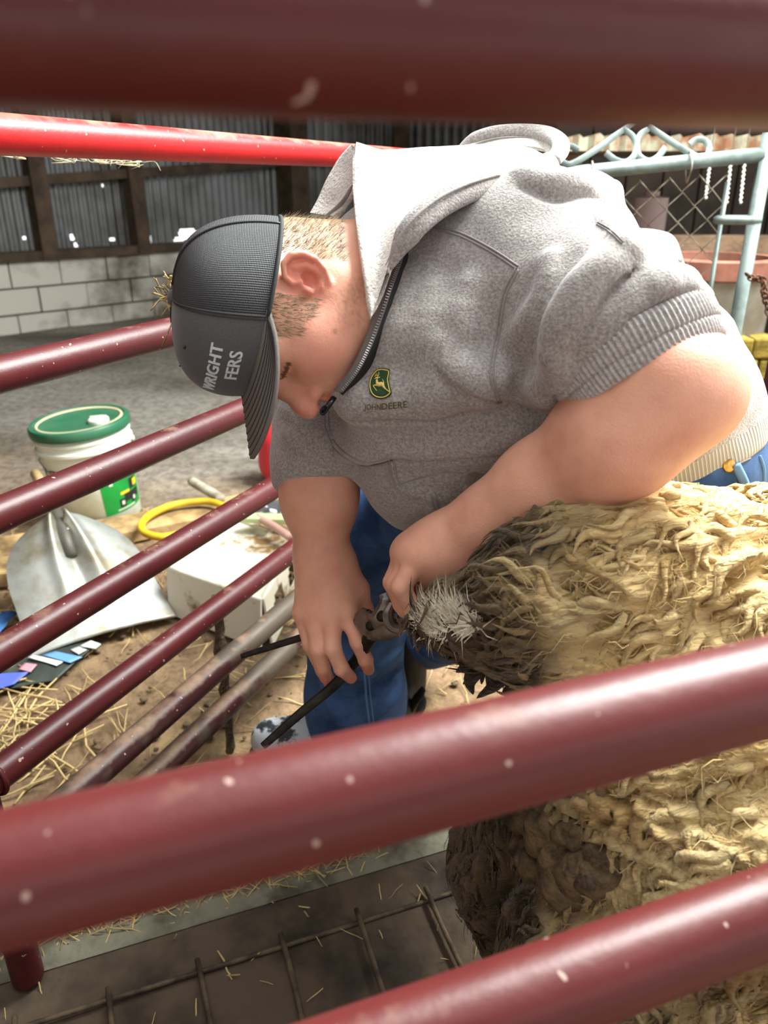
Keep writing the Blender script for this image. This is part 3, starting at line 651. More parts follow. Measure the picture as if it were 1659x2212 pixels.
cen = HV[HQ].mean(1); dh = hem(cen); dl = cuffL(cen)
inL = np.zeros(len(cen), bool) & (np.linalg.norm(cen - W(1390, 790, .70), axis=1) < .16) & (dl > -.026)
band = (dh > -.036)
M_ribw = rib_mat('ribbed_waistband', None, nrm(cax((-.9, -.43, .0))), .0052, lin((196, 193, 190)), lin((150, 147, 145)))
M_ribc = rib_mat('ribbed_cuff', None, nrm(cax((.9, .42, .1))), .0042, lin((190, 187, 184)), lin((140, 137, 135)))
M_ribc2 = mat('ribbed_cuff_knit', lin((178, 173, 170)), .95, var=lin((150, 146, 143)), vs_=300, bump=.2, bs=500, sheen=.3)
sweat = empty('sweatshirt', tuple(W(1030, 735, .955))); sweat.parent = person; sweat.matrix_parent_inverse = Matrix.Translation(-Vector(person.location))
def swadd(o): o.parent = sweat; o.matrix_parent_inverse = Matrix.Translation(-Vector(sweat.location)); return o
def submesh(sel, name, mt):
    q = HQ[sel]; u, inv = np.unique(q, return_inverse=True); return swadd(npmesh(name, HV[u], inv.reshape(-1, 4), mt))
submesh(~(inL | band), 'torso_and_sleeves', M_fleece); submesh(band, 'waistband', M_ribw); 
cn = cax((.44, -.88, .15)); c0 = W(1388, 792, .705); ce1 = cax((.91, .41, 0)); ce1 = nrm(ce1 - cn * ce1.dot(cn)); ce2 = np.cross(cn, ce1)
for ax0, ax1, rr0, rr1 in ((-.030, -.004, .083, .081), (-.006, .012, .080, .0765)):
    rows = []
    for s_, k_ in ((0, .93), (.08, .985), (.3, 1), (.6, 1), (.9, .995), (1, .97), (1.0, .93), (.9, .90)):
        R0 = (rr0 + (rr1 - rr0) * s_) * k_; rows.append([c0 + cn * (ax0 + (ax1 - ax0) * s_) + R0 * (1 + .011 * math.cos(96 * t)) * (math.cos(t) * ce1 * .98 + math.sin(t) * ce2 * .90) for t in np.linspace(0, 2 * PI, 577)[:-1]])
    m = MB(); m.grid(np.array(rows), closed_v=True); swadd(m.build('cuff', M_ribc2, smooth=True))
# seams: twin rows of stitching that follow the cloth
def seam(pix, name='seam', gap=7, r=.0011, mt=None, n=40, lift=.0004):
    xy = dens(pix, n); t = np.gradient(xy, axis=0); t /= np.linalg.norm(t, axis=1)[:, None]; nn = np.stack([-t[:, 1], t[:, 0]], 1); m = MB()
    for s_ in ((-.5, .5) if gap else (0,)):
        P = hit(hood, xy + nn * gap * s_); N = grad(hood, P.astype(np.float32)); m.tube(P + N * lift, r, 6)
    return swadd(m.build(name, mt or M_seam, smooth=True))
seam([(925, 490), (990, 505), (1060, 540), (1118, 578)]); seam([(1118, 580), (1090, 640), (1075, 730), (1062, 800), (1078, 870)])
seam([(845, 990), (852, 1030), (860, 1048)], gap=9); seam([(860, 1048), (900, 1035), (960, 1020), (1000, 1022)], gap=0, r=.0009); seam([(935, 1065), (945, 1100), (985, 1155)], gap=10)
seam([(1290, 482), (1320, 500), (1345, 525)], gap=5, r=.0006); seam([(705, 880), (708, 930), (735, 975), (790, 1002), (850, 990)], gap=9)
seam([(1628, 985), (1540, 1028), (1440, 1072), (1330, 1110), (1230, 1150)], gap=0, r=.0012)
# open zip: tape with metal teeth along the folded-back edge
M_tooth = mat('zip_teeth', lin((205, 205, 205)), .25, metal=.9); M_tape = mat('zip_tape', lin((108, 103, 102)), .9, bump=.2, bs=500); M_black = mat('zip_gap_shade', lin((34, 34, 36)), .8)
def ribbon(L1, L2, name, mt, th=.002, nu=48, nv=8, bulge=0., add=None):
    """cloth strip between two curves of (x, y, depth); given a thickness"""
    A = cr([W(*p) for p in L1], nu); B = cr([W(*p) for p in L2], nu); rows = []
    for v in np.linspace(0, 1, nv): rows.append(A * (1 - v) + B * v - CAMF * bulge * math.sin(PI * v))
    rows = np.array(rows); du = np.gradient(rows, axis=1); dv = np.gradient(rows, axis=0); N = np.cross(du, dv); N /= np.linalg.norm(N, axis=2)[..., None] + 1e-9
    m = MB(); m.grid(np.concatenate([rows + N * th / 2, (rows - N * th / 2)[::-1]], 0), closed_u=True)
    return (add or swadd)(m.build(name, mt, smooth=True))
zl = [(884, 505, .825), (868, 560, .80), (850, 610, .79), (826, 680, .785), (800, 750, .785), (772, 805, .79), (738, 848, .80)]
off = lambda L, dx, dy=0, dd=0: [(x + dx, y + dy, d + dd) for x, y, d in L]
ribbon(off(zl, -16, -3, .006), off(zl, 1, 0, -.002), 'zip_tape', M_tape, .002)
ribbon(off(zl, 0, 0, .0), [(890, 512, .83), (880, 572, .812), (866, 640, .80), (842, 715, .80), (806, 785, .805), (768, 838, .81), (738, 860, .815)], 'zip_gap_shade', M_black, .002)  # dark strip standing in for the shadow gap beside the zip
zp = cr([W(*p) for p in off(zl, -3, 0, -.004)], 74); tooth = MB(); tooth.box((-.0015, -.0005, -.0008), (.0015, .0005, .0008)); t0_ = None
for i in range(9, 72):
    d_ = nrm(zp[i + 1] - zp[i]); nz = -CAMF; bx = nrm(np.cross(d_, nz)); nz = np.cross(bx, d_)
    if t0_ is None: t0_ = tooth.build('zip_tooth', M_tooth); o = t0_
    else: o = t0_.copy(); C.objects.link(o)
    swadd(o); o.matrix_basis = Matrix(((bx[0], d_[0], nz[0], zp[i][0]), (bx[1], d_[1], nz[1], zp[i][1]), (bx[2], d_[2], nz[2], zp[i][2]), (0, 0, 0, 1)))
M_pull = mat('zip_pull', lin((30, 30, 32)), .35, metal=.8)
m = MB(); ps = [W(722, 858, .795), W(712, 872, .79), W(704, 885, .788), W(698, 893, .787)]; m.tube(ps, [.0032, .003, .0024, .0022], 8, flat=.5, up=-CAMF); swadd(m.build('zip_slider', M_pull, smooth=True))
m = MB(); cc = W(700, 886, .785); th = np.linspace(0, 2 * PI, 17)[:-1]; m.tube([cc + .0050 * math.cos(a) * cax((.5, .85, 0)) + .0026 * math.sin(a) * cax((.85, -.5, 0)) for a in th], .0012, 6, closed=True); swadd(m.build('zip_pull', M_pull, smooth=True))
# ---- hood, open and lying on the shoulders
def surf(curves, nu, name, mt, th=.006, nv=None, wob=.0):
    A = np.array([cr([W(*p) for p in c], nu) for c in curves]); nv = nv or len(curves) * 7
    S = np.array([cr(A[:, j], nv) for j in range(nu)]).transpose(1, 0, 2)
    if wob: S = S + ((fbm(S.reshape(-1, 3).astype(np.float32), 22, 3, 2) - .5) * wob).reshape(nv, nu, 1) * -CAMF
    du = np.gradient(S, axis=1); dv = np.gradient(S, axis=0); N = np.cross(du, dv); N /= np.linalg.norm(N, axis=2)[..., None] + 1e-9
    m = MB(); m.grid(np.concatenate([S + N * th / 2, (S - N * th / 2)[::-1]], 0), closed_u=True); return swadd(m.build(name, mt, smooth=True))
DH = -.035
def nearer(L): return [(x, y, d + DH) for x, y, d in L]
rim = nearer([(842, 580, .80), (872, 520, .795), (905, 477, .795), (955, 437, .805), (1020, 405, .82), (1090, 384, .84), (1150, 368, .86), (1192, 346, .885)])
n1c = nearer([(800, 690, .80), (790, 620, .80), (778, 545, .815), (770, 490, .835), (765, 440, .86), (762, 395, .89), (766, 340, .93), (800, 330, .99)])
midc = nearer([(822, 640, .80), (828, 540, .82), (840, 470, .85), (865, 420, .88), (905, 378, .91), (960, 345, .94), (1030, 325, .96), (1090, 315, .97)])
surf([n1c, midc, rim], 60, 'hood_lining', M_inner, .005, wob=.012)
# roll of the hood behind: back edge with its wide hem
bk1 = [(768, 312, .95), (820, 326, .97), (880, 338, .99), (950, 335, 1.0), (1010, 318, 1.0), (1080, 318, .985), (1140, 330, .96), (1190, 346, .90)]
bk2 = [(764, 345, .925), (805, 360, .945), (870, 372, .96), (940, 372, .96), (1010, 362, .95), (1080, 356, .93), (1140, 352, .91), (1188, 350, .895)]
bk3 = [(768, 400, .90), (800, 430, .90), (860, 425, .895), (930, 410, .89), (1000, 395, .885), (1070, 380, .88), (1130, 366, .88), (1180, 354, .888)]
surf([bk1, bk2, bk3], 60, 'hood_lining', M_inner, .005, wob=.014)
bk = [(985, 328, 1.01), (1020, 306, 1.01), (1070, 291, 1.0), (1130, 288, .985), (1180, 292, .96), (1207, 305, .93), (1210, 325, .905), (1195, 346, .885)]
bki = [(1000, 330, 1.0), (1035, 316, 1.0), (1080, 306, .99), (1130, 305, .975), (1170, 310, .955), (1188, 320, .93), (1188, 334, .91), (1176, 350, .89)]
def hemtube(L, r, name, mt, flat, n=60, t0=.0):
    P = cr([W(*p) for p in L], n); m = MB(); tt_ = np.linspace(0, 1, n); m.tube(P, r * (.75 + .25 * np.sin(PI * tt_)) * np.clip((tt_ + .06) / .22, .25, 1), 16, flat=flat, up=-CAMF); return swadd(m.build(name, mt, smooth=True))
hemtube(rim, .0145, 'hood_hem', M_fleece, .55); hemtube(bk, .0125, 'hood_hem', M_fleece, .6)
surf([bk, bki, [(x, y + 14, d - .01) for x, y, d in bki]], 50, 'hood_shell', M_inner, .004)
hemtube([(x - 9, y - 7, d - .013) for x, y, d in rim[:6]], .0016, 'hood_seam', M_seam, 1.); hemtube([(x, y + 9, d - .008) for x, y, d in bk], .0014, 'hood_seam', M_seam, 1.)
hemtube([(768, 452, .845), (782, 490, .83), (812, 513, .815), (848, 540, .80)], .0030, 'hood_seam', M_seam, .7)
# far side of the hood behind the neck
surf([[(762, 315, .97), (735, 345, .985), (708, 390, .99), (690, 430, .99), (672, 462, .985)], [(770, 350, .95), (758, 375, .955), (738, 415, .96), (722, 445, .965), (706, 468, .965)], [(772, 420, .93), (764, 425, .935), (752, 440, .94), (738, 458, .945), (722, 470, .95)]], 40, 'hood_lining', M_inner, .006, wob=.006)
hemtube([(762, 398, .925), (748, 425, .935), (728, 448, .95), (700, 470, .96)], .0026, 'hood_seam', M_seam, .7)
# shoulder roll of cloth under the hood
hemtube([(1090, 402, .90), (1150, 395, .90), (1200, 390, .92), (1212, 400, .95)], .020, 'hood_shell', M_fleece, .8)
# ---- emblem and lettering on the chest
M_green = mat('emblem_green', lin((38, 70, 36)), .75, bump=.4, bs=900); M_olive = mat('emblem_edge', lin((72, 74, 34)), .8, bump=.4, bs=900); M_yel = mat('emblem_yellow', lin((222, 196, 110)), .7, bump=.3, bs=900); M_let = mat('lettering_olive', lin((92, 82, 44)), .8, bump=.4, bs=900)
def zx(p): return (760 + p[0] / 10.37, 760 + p[1] / 10.37)
def onhood(off_):
    def f(xy): P = hit(hood, xy); N = grad(hood, P.astype(np.float32)); return P + N * off_
    return f
def blob(poly, off_, name, mt, th=.001, rings=5, n=72):
    poly = np.array([zx(p) for p in poly]); P = np.vstack([poly, poly[:1]]); xy = cr([(x, y, 0) for x, y in P], n + 1)[:-1, :2]; c = xy.mean(0); V = [c[None]]
    for k in range(1, rings + 1): V.append(c + (xy - c) * k / rings)
    V = np.vstack(V); Pt = onhood(off_)(V); e = onhood(-.001)(xy); F = [(0, 1 + i, 1 + (i + 1) % n) for i in range(n)]
    for k in range(rings - 1): F += [(1 + k * n + i, 1 + (k + 1) * n + i, 1 + (k + 1) * n + (i + 1) % n, 1 + k * n + (i + 1) % n) for i in range(n)]
    o_ = 1 + (rings - 1) * n; b_ = len(V); F += [(o_ + i, b_ + i, b_ + (i + 1) % n, o_ + (i + 1) % n) for i in range(n)]
    m = MB(); m.add(np.vstack([Pt, e]), F); return swadd(m.build(name, mt, smooth=True))
oute = [(560, 390), (660, 362), (780, 372), (850, 400), (852, 470), (838, 600), (850, 720), (885, 850), (895, 940), (830, 1010), (700, 1055), (560, 1045), (450, 985), (400, 880), (392, 740), (420, 600), (480, 480)]
ine = [(575, 425), (660, 400), (760, 412), (828, 440), (818, 540), (805, 640), (820, 740), (845, 850), (858, 920), (790, 985), (690, 1018), (570, 1005), (480, 950), (432, 860), (418, 740), (445, 610), (505, 500)]
emb = blob(oute, .0014, 'emblem', M_olive)
def semb(o): o.parent = emb; o.matrix_parent_inverse = Matrix.Identity(4); return o
o = blob(ine, .0019, 'emblem_field', M_green)
def pxline(poly, wpx, off_, name, mt, closed=False, n=60):
    P = np.array([zx(p) for p in poly]); P = np.vstack([P, P[:1]]) if closed else P; xy = cr([(x, y, 0) for x, y in P], n)[:, :2]; xy = xy[:-1] if closed else xy
    X = onhood(off_)(xy); m = MB(); w = np.broadcast_to(np.asarray(wpx, float), (len(P),)); w = np.interp(np.linspace(0, 1, len(xy)), np.linspace(0, 1, len(w)), w) / 10.37 / FPX * .85 / 2
    m.tube(X, w, 8, closed=closed, flat=.6, up=-CAMF); return swadd(m.build(name, mt, smooth=True))
pxline(ine, 22, .0020, 'emblem_border', M_yel, True, 90)
dk = .0024
for pl, wd in (([(575, 745), (620, 750), (680, 745), (725, 760)], [70, 100, 95, 60]), ([(572, 640), (575, 690), (590, 740)], [42, 52, 80]), ([(520, 625), (545, 608), (575, 600), (590, 620)], [14, 30, 40, 40]), ([(590, 600), (625, 590), (645, 575)], [24, 20, 8]),
               ([(572, 600), (600, 560), (615, 510), (612, 460)], [14, 16, 16, 10]), ([(598, 560), (575, 520), (570, 485)], [12, 12, 6]), ([(590, 550), (545, 550), (518, 575)], [12, 14, 10]), ([(560, 548), (540, 520), (538, 505)], [10, 10, 6]),
               ([(580, 770), (530, 765), (490, 775)], [40, 26, 16]), ([(490, 775), (520, 825), (575, 885)], [18, 16, 12]), ([(700, 760), (730, 810), (780, 855), (850, 905)], [70, 44, 22, 16]), ([(728, 720), (712, 670), (690, 630)], [20, 16, 8])):
    pxline(pl, wd, dk, 'leaping_deer', M_yel, n=24)
V_, F_ = glyphs('JOHN'); V2_, F2_ = glyphs('DEERE')
for VV, FF, x0, x1, ya, yb, hgt in ((V_, F_, 288, 655, 1290, 1290, 120), (V2_, F2_, 655, 1240, 1295, 1240, 140)):
    w_ = VV[:, 0].max(); hh = VV[:, 1].max(); X = x0 + VV[:, 0] / w_ * (x1 - x0); Y = ya + (yb - ya) * VV[:, 0] / w_ - VV[:, 1] / hh * hgt
    xy = np.stack([760 + X / 10.37, 760 + Y / 10.37], 1); P = onhood(.0009)(xy); m = MB(); m.add(P, FF); swadd(m.build('lettering', M_let))
# ---- jeans and boots
M_denim = mat('denim', lin((74, 104, 150)), .9, var=lin((48, 74, 114)), vs_=14, bump=.25, bs=900, spec=.2); M_dseam = mat('denim_seam', lin((96, 132, 180)), .9); M_brass = mat('brass', lin((190, 150, 80)), .3, metal=.9)
RHIP, RKN, RAN = W(1240, 1010, 1.17), W(768, 1150, 1.32), W(768, 1500, 1.56)
LHIP, LKN, LAN = W(1400, 1030, 1.02), W(1180, 1230, 1.15), np.array([.10, 1.50, .16])
jn = SDF(); jn.add(s_ell(W(1405, 985, 1.06), (.155, .14, .14), RC)); jn.add(s_chain([RHIP, W(1000, 1080, 1.25), RKN], [.125, .108, .098], .04), .05); jn.add(s_chain([RKN, W(768, 1330, 1.46), RAN, W(768, 1590, 1.61)], [.098, .092, .098, .104], .03), .03)
jn.add(s_chain([LHIP, LKN, LAN], [.125, .10, .085], .04), .05)
jn = (lambda h0: (lambda s: (s.add(cut(h0, s_plane((0, 0, .055), (0, 0, -1)), .004)), s)[1])(SDF()))(jn)
def jfold(pix, r, sub=False, k=.009):
    r = r * 1.5
    xy = dens(pix, 18); P = hit(jn, xy, far=2.6); N = grad(jn, P.astype(np.float32)); env = np.sin(PI * np.linspace(.05, .95, 18)) ** .6
    jn.stroke(P - N * r * .4 if not sub else P, r * env, k, sub=sub)
jfold([(700, 1400), (760, 1430), (840, 1395)], .014); jfold([(735, 1470), (800, 1450), (868, 1405)], .013); jfold([(740, 1500), (810, 1490), (872, 1440)], .010, True); jfold([(820, 1540), (850, 1510), (876, 1470)], .013); jfold([(690, 1460), (720, 1530), (740, 1570)], .011); jfold([(780, 1420), (790, 1500), (800, 1560)], .006)
jfold([(800, 1080), (860, 1130), (940, 1170)], .012); jfold([(690, 1330), (770, 1360), (860, 1330)], .010)
JV, JQ = nets(jn, (-.19, .74, .03), (.62, 1.72, .95), .0055)
jeans = adopt(npmesh('jeans', JV, JQ, M_denim), person)
def jadd(o): o.parent = jeans; return o
def jseam(pix, name, mt, r, fn=None, n=30):
    P = hit(jn, dens(pix, n), far=2.6); N = grad(jn, P.astype(np.float32)); m = MB(); m.tube(P + N * r * .4, r, 6); return jadd(m.build(name, mt, smooth=True))
jseam([(778, 1400), (786, 1450), (790, 1500), (797, 1560)], 'seam', M_dseam, .0022); jseam([(786, 1400), (794, 1450), (799, 1500), (806, 1560)], 'seam', M_dseam, .0015)
jseam([(1585, 1005), (1600, 1035), (1610, 1062)], 'belt_loop', M_dseam, .006); jseam([(1640, 985), (1648, 1010), (1650, 1040)], 'seam', M_dseam, .002)
bc = hit(jn, [(1573, 1004)])[0]; bn = grad(jn, np.array([bc], np.float32))[0]; m = MB(); m.lathe([(.009, 0), (.0095, .002), (.007, .0035), (.002, .003)], 20, Matrix.Translation(Vector(bc)) @ Vector(bn).to_track_quat('Z', 'Y').to_matrix().to_4x4()); jadd(m.build('button', M_brass, smooth=True))
M_boot = mat('spotted_boot', lin((196, 202, 206)), .55, var=lin((44, 48, 54)), vs_=22, vlo=.50, vhi=.56, bump=.2); M_bootk = mat('black_boot', lin((24, 24, 26)), .6, bump=.3, bs=60); M_sole = mat('boot_sole', lin((40, 36, 32)), .9, bump=.4)
def boot(ank, toe, mt, name):
    b = SDF(); a = np.array(ank); t_ = np.array(toe); mid = (a + t_) / 2; h_ = np.array([0, 0, 1.])
    b.add(s_cone(a + h_ * .05, a + h_ * .18, .050, .055)); b.add(s_chain([a, mid - h_ * .005, t_], [.046, .048, .042], .02), .03); b = (lambda h0: (lambda s: (s.add(cut(h0, s_plane((0, 0, .012), (0, 0, -1)), .006)), s)[1])(SDF()))(b)
    lo = np.minimum(a, t_) - .08; hi = np.maximum(a, t_) + np.array([.08, .08, .26]); lo[2] = -.02; v, q_ = nets(b, lo, hi, .005); bo = adopt(npmesh(name, v, q_, mt), person)
    sl = SDF(); sl.add(s_chain([a * (1, 1, 0) + h_ * .015, mid * (1, 1, 0) + h_ * .015, t_ * (1, 1, 0) + h_ * .015], [.052, .052, .048], .02)); sl = cut(cut(sl, s_plane((0, 0, .016), (0, 0, 1)), .003), s_plane((0, 0, -.004), (0, 0, -1)), .003)
    v, q_ = nets(sl, lo - .02, np.array([hi[0], hi[1], .06]), .005); o = npmesh('sole', v, q_, M_sole); o.parent = bo; return bo
tq = G(612, 1566, .05); boot((RAN[0] - .01, RAN[1] + .01, .05), (tq[0] - .02, tq[1] - .04, .046), M_boot, 'boot'); bt = boot((.045, 1.44, .05), (-.02, 1.30, .045), M_bootk, 'boot')
m = MB(); m.tube(cr([W(884, 1540, 1.66), W(896, 1515, 1.655), W(908, 1500, 1.65), W(915, 1487, 1.645)], 16), [.008 + .004 * math.sin(PI * i / 15) for i in range(16)], 10, flat=.5); o = m.build('pull_loop', M_bootk, smooth=True); o.parent = bt
# ================================================================ the sheep
sheep = thing('sheep', (.45, .72, 0), 'big unshorn cream sheep with dung-stained rump and tail held up', 'sheep')
sh = SDF(); SB = [(.285, .65, .565), (.40, .69, .595), (.75, .815, .60), (1.2, .97, .59)]
sh.add(s_chain(SB, [.140, .190, .212, .205], .06))
TAIL = [np.array((.235, .645, .645)), W(1140, 1320, .725), W(1035, 1332, .765), W(966, 1334, .79)]
sh.add(s_chain(TAIL, [.085, .052, .038, .030], .02), .05)
sh.add(s_chain([W(1060, 1285, .752), W(1190, 1225, .73), W(1320, 1230, .735), W(1480, 1212, .76)], [.028, .046, .060, .066], .03), .04)
hockn = np.array((.20, .545, .30)); hockf = np.array((.17, .735, .30))
sh.add(s_chain([(.33, .57, .50), (.25, .55, .40), hockn, (.215, .56, .17)], [.135, .105, .080, .052], .04), .06)
sh.add(s_chain([(.28, .73, .48), (.22, .73, .38), hockf, (.18, .745, .17)], [.125, .095, .07, .05], .04), .06)
sh0 = sh
SV, SQ = nets(sh, (-.02, .36, .10), (1.30, 1.25, .93), .0046, fac=1.6)
nv_ = grad(sh, SV, .006)
def flowc(P):   # coordinates along and across the lie of the wool
    w = np.stack([vnoise(P, 9, 101), vnoise(P, 9, 102), vnoise(P, 9, 103)], 1) - .5; q = P + w * .075
    low = np.clip((.62 - P[:, 2]) / .12, 0, 1); al = q[:, 0] * u2[0] + q[:, 1] * u2[1]; ac = -q[:, 0] * u2[1] + q[:, 1] * u2[0]
    a = al * (1 - low) + q[:, 2] * low; b = q[:, 2] * (1 - low) + al * low; return a, b, ac
fa, fb, fc = flowc(SV); st_ = np.stack([fa * 13, fb * 40, fc * 40], 1).astype(np.float32); st2 = np.stack([fa * 30, fb * 95, fc * 95], 1).astype(np.float32)
rdg = 1 - np.abs(vnoise(st_, 1., 201) * 2 - 1); rd2 = 1 - np.abs(vnoise(st2, 1., 202) * 2 - 1)
hgt_ = .034 * (fbm(SV, 15, 2, 40) - .5) + .020 * (rdg ** 1.5 - .45) + .005 * (rd2 - .5) + .006 * (vnoise(SV, 60, 7) - .5)
SV0 = SV.copy(); SV = (SV + nv_ * hgt_[:, None]).astype(np.float32)
M_wool = mat('fleece', (1, 1, 1), .95, attr='Col', var=(.78, .72, .62), vs_=60, bump=.8, bs=110, spec=.1, sheen=.2)
_tn = M_wool.node_tree; _mp = node(M_wool, 'ShaderNodeMapping'); _mp.inputs['Rotation'].default_value = (0, 0, -math.atan2(u2[1], u2[0])); _mp2 = node(M_wool, 'ShaderNodeMapping'); _mp2.inputs['Scale'].default_value = (.28, 1.6, 1.6)
_tc = [n for n in _tn.nodes if n.type == 'TEX_COORD'][0]; _tn.links.new(_tc.outputs['Object'], _mp.inputs[0]); _tn.links.new(_mp.outputs[0], _mp2.inputs[0])
for n in [n for n in _tn.nodes if n.type == 'TEX_NOISE']:
    _tn.links.new(_mp2.outputs[0], n.inputs['Vector']); n.inputs['Distortion'].default_value = .8
M_fib = mat('fleece_fibre', (1, 1, 1), .8, attr='Col', spec=.15)
def dung_and_shade(P):
    """1 where the fleece is caked with dung, partly raised low down to paint in shade, 0 where it is clean"""
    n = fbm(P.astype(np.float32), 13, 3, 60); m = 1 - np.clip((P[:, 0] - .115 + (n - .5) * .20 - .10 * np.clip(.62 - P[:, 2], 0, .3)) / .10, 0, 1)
    low = np.clip((.66 - P[:, 2]) / .16, 0, 1) * .62 * np.clip((n - .30) * 6, 0, 1) * np.clip((.46 - P[:, 0]) / .18, .18, 1); return np.clip(np.maximum(m, low), 0, 1)  # lower fleece: brown stain that also paints in the body's own shade
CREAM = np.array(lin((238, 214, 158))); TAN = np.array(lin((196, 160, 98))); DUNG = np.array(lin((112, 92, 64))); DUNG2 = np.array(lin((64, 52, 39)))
def wool_col(P, j):
    n = fbm(P.astype(np.float32), 24, 2, 70)[:, None]; c = CREAM + (TAN - CREAM) * np.clip(n * 1.5 - .42, 0, 1); k = fbm(P.astype(np.float32), 30, 2, 80)[:, None]
    d = DUNG + (DUNG2 - DUNG) * np.clip(k * 2 - .6, 0, 1); m = dung_and_shade(P)[:, None]; return (c * (1 - m) + d * m) * (1 + j)
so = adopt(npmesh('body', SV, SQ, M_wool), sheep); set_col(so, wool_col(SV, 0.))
# locks of wool lying towards the tail and hanging down the flank
see = (nv_ @ (-CAMF) > -.35) & (SV[:, 0] < 1.0) & (SV[:, 2] > .12)
cand = np.nonzero(see)[0]; REAR = np.array([-u2[0], -u2[1], 0.])
def locks(n, len_rng, wid_rng, seed, pool, name, mt, lift=.35, seg=6, ns=5, wav=.22, flatk=.55, blunt=1.2):
    rg = np.random.default_rng(seed); pk = rg.choice(pool, n); P0 = SV[pk].astype(float) + rg.normal(0, .003, (n, 3)); N0 = nv_[pk].astype(float)
    low = np.clip((.66 - P0[:, 2]) / .2, 0, 1)[:, None]; d = REAR * (1 - .72 * low) + np.array([0, 0, -1.]) * (.20 + 1.1 * low) + rg.normal(0, .34, (n, 3))
    sw = (fbm(P0.astype(np.float32), 9, 2, 90)[:, None] - .5) * 2.2; d = d + np.cross(N0, REAR) * sw
    d = d - N0 * (d * N0).sum(1)[:, None]; d /= np.linalg.norm(d, axis=1)[:, None] + 1e-9; d = d + N0 * lift * rg.uniform(.1, 1.3, (n, 1))
    L = rg.uniform(*len_rng, (n, 1)); w0 = rg.uniform(*wid_rng, (n, 1)); sd = np.cross(d, N0); sd /= np.linalg.norm(sd, axis=1)[:, None] + 1e-9
    ph = rg.uniform(0, 6.28, (n, 1)); ts = np.linspace(0, 1, seg + 1); V = np.zeros((n, seg + 1, ns, 3)); pos = P0 - N0 * .006
    for i, t in enumerate(ts):
        c = P0 - N0 * .006 + d * L * t + sd * L * wav * np.sin(ph + t * 5) * t + N0 * (-.5 * L * lift * t * t) - N0 * (L * t) ** 2 / .28; w = w0 * math.sqrt(max(1 - t ** blunt, 0)) * (.6 + .4 * math.sin(PI * min(t + .1, 1))) + .0003
        for k in range(ns):
            a = 2 * PI * k / ns; V[:, i, k] = c + w * (math.cos(a) * sd + math.sin(a) * N0 * flatk)
    base = (np.arange(n) * (seg + 1) * ns)[:, None, None]; ii = np.arange(seg)[None, :, None] * ns; kk = np.arange(ns)[None, None, :]; k2 = (kk + 1) % ns
    Q = np.stack([base + ii + kk, base + ii + k2, base + ii + ns + k2, base + ii + ns + kk], -1).reshape(-1, 4)
    o = adopt(npmesh(name, V.reshape(-1, 3), Q, mt), sheep); tag(o, kind='stuff')
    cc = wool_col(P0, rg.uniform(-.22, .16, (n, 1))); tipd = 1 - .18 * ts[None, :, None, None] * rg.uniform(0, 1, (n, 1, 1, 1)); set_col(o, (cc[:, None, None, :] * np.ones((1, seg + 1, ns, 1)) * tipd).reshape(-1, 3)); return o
pool_d = cand[dung_and_shade(SV[cand]) > .5]; pool_c = cand[dung_and_shade(SV[cand]) <= .6]
pool_c = pool_c[SV[pool_c][:, 0] < .8]
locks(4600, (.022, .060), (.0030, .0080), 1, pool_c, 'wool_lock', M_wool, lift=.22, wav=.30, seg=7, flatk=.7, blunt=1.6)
locks(3400, (.022, .052), (.0026, .0065), 2, pool_d, 'stained_shaded_wool_lock', M_wool, lift=.30)
locks(32000, (.012, .038), (.00025, .00055), 3, cand[SV[cand][:, 0] < .8], 'wool_fibre', M_fib, lift=.30, seg=3, ns=3, wav=.5)
# dung tags hanging under the tail and at the breech
def strand(path, r, mt, name, colr, n=12, ns=7):
    P = cr(path, n); m = MB(); t = np.linspace(0, 1, n); m.tube(P, r * (1 - t) ** .5 * (.7 + .5 * np.sin(PI * np.clip(t + .15, 0, 1))) + .0006, ns); o = adopt(m.build(name, mt, smooth=True), sheep); set_col(o, np.tile(colr, (len(o.data.vertices), 1))); return o
rg = np.random.default_rng(5)
for (x0, y0), (x1, y1), d_ in (((1050, 1395), (985, 1452), .765), ((1055, 1400), (1000, 1478), .765), ((1045, 1400), (978, 1425), .77), ((1060, 1405), (1022, 1500), .76), ((1075, 1405), (1040, 1478), .755), ((1090, 1400), (1030, 1508), .75), ((1110, 1400), (1055, 1500), .745), ((1130, 1420), (1085, 1495), .74), ((1040, 1390), (1012, 1440), .77), ((1150, 1420), (1110, 1490), .73)):
    a = W(x0, y0, d_); b = W(x1, y1, d_ - .004); mm = (a + b) / 2 + rg.normal(0, .006, 3); strand([a, mm, b], rg.uniform(.006, .010), M_wool, 'dung_tag', DUNG2 * rg.uniform(.8, 1.5))
bal = SDF(); bal.add(s_ell((0, 0, 0), (.02, .018, .022))); bal.disp(lambda P: -(.014 * (fbm(P, 60, 3, 7) - .5))); bvv, bqq = nets(bal, (-.035,) * 3, (.035,) * 3, .0028, fac=3, project=False)
M_dung = mat('dried_dung', lin((104, 84, 58)), .95, var=lin((60, 47, 34)), vs_=60, bump=.9, bs=160)
t0_ = None
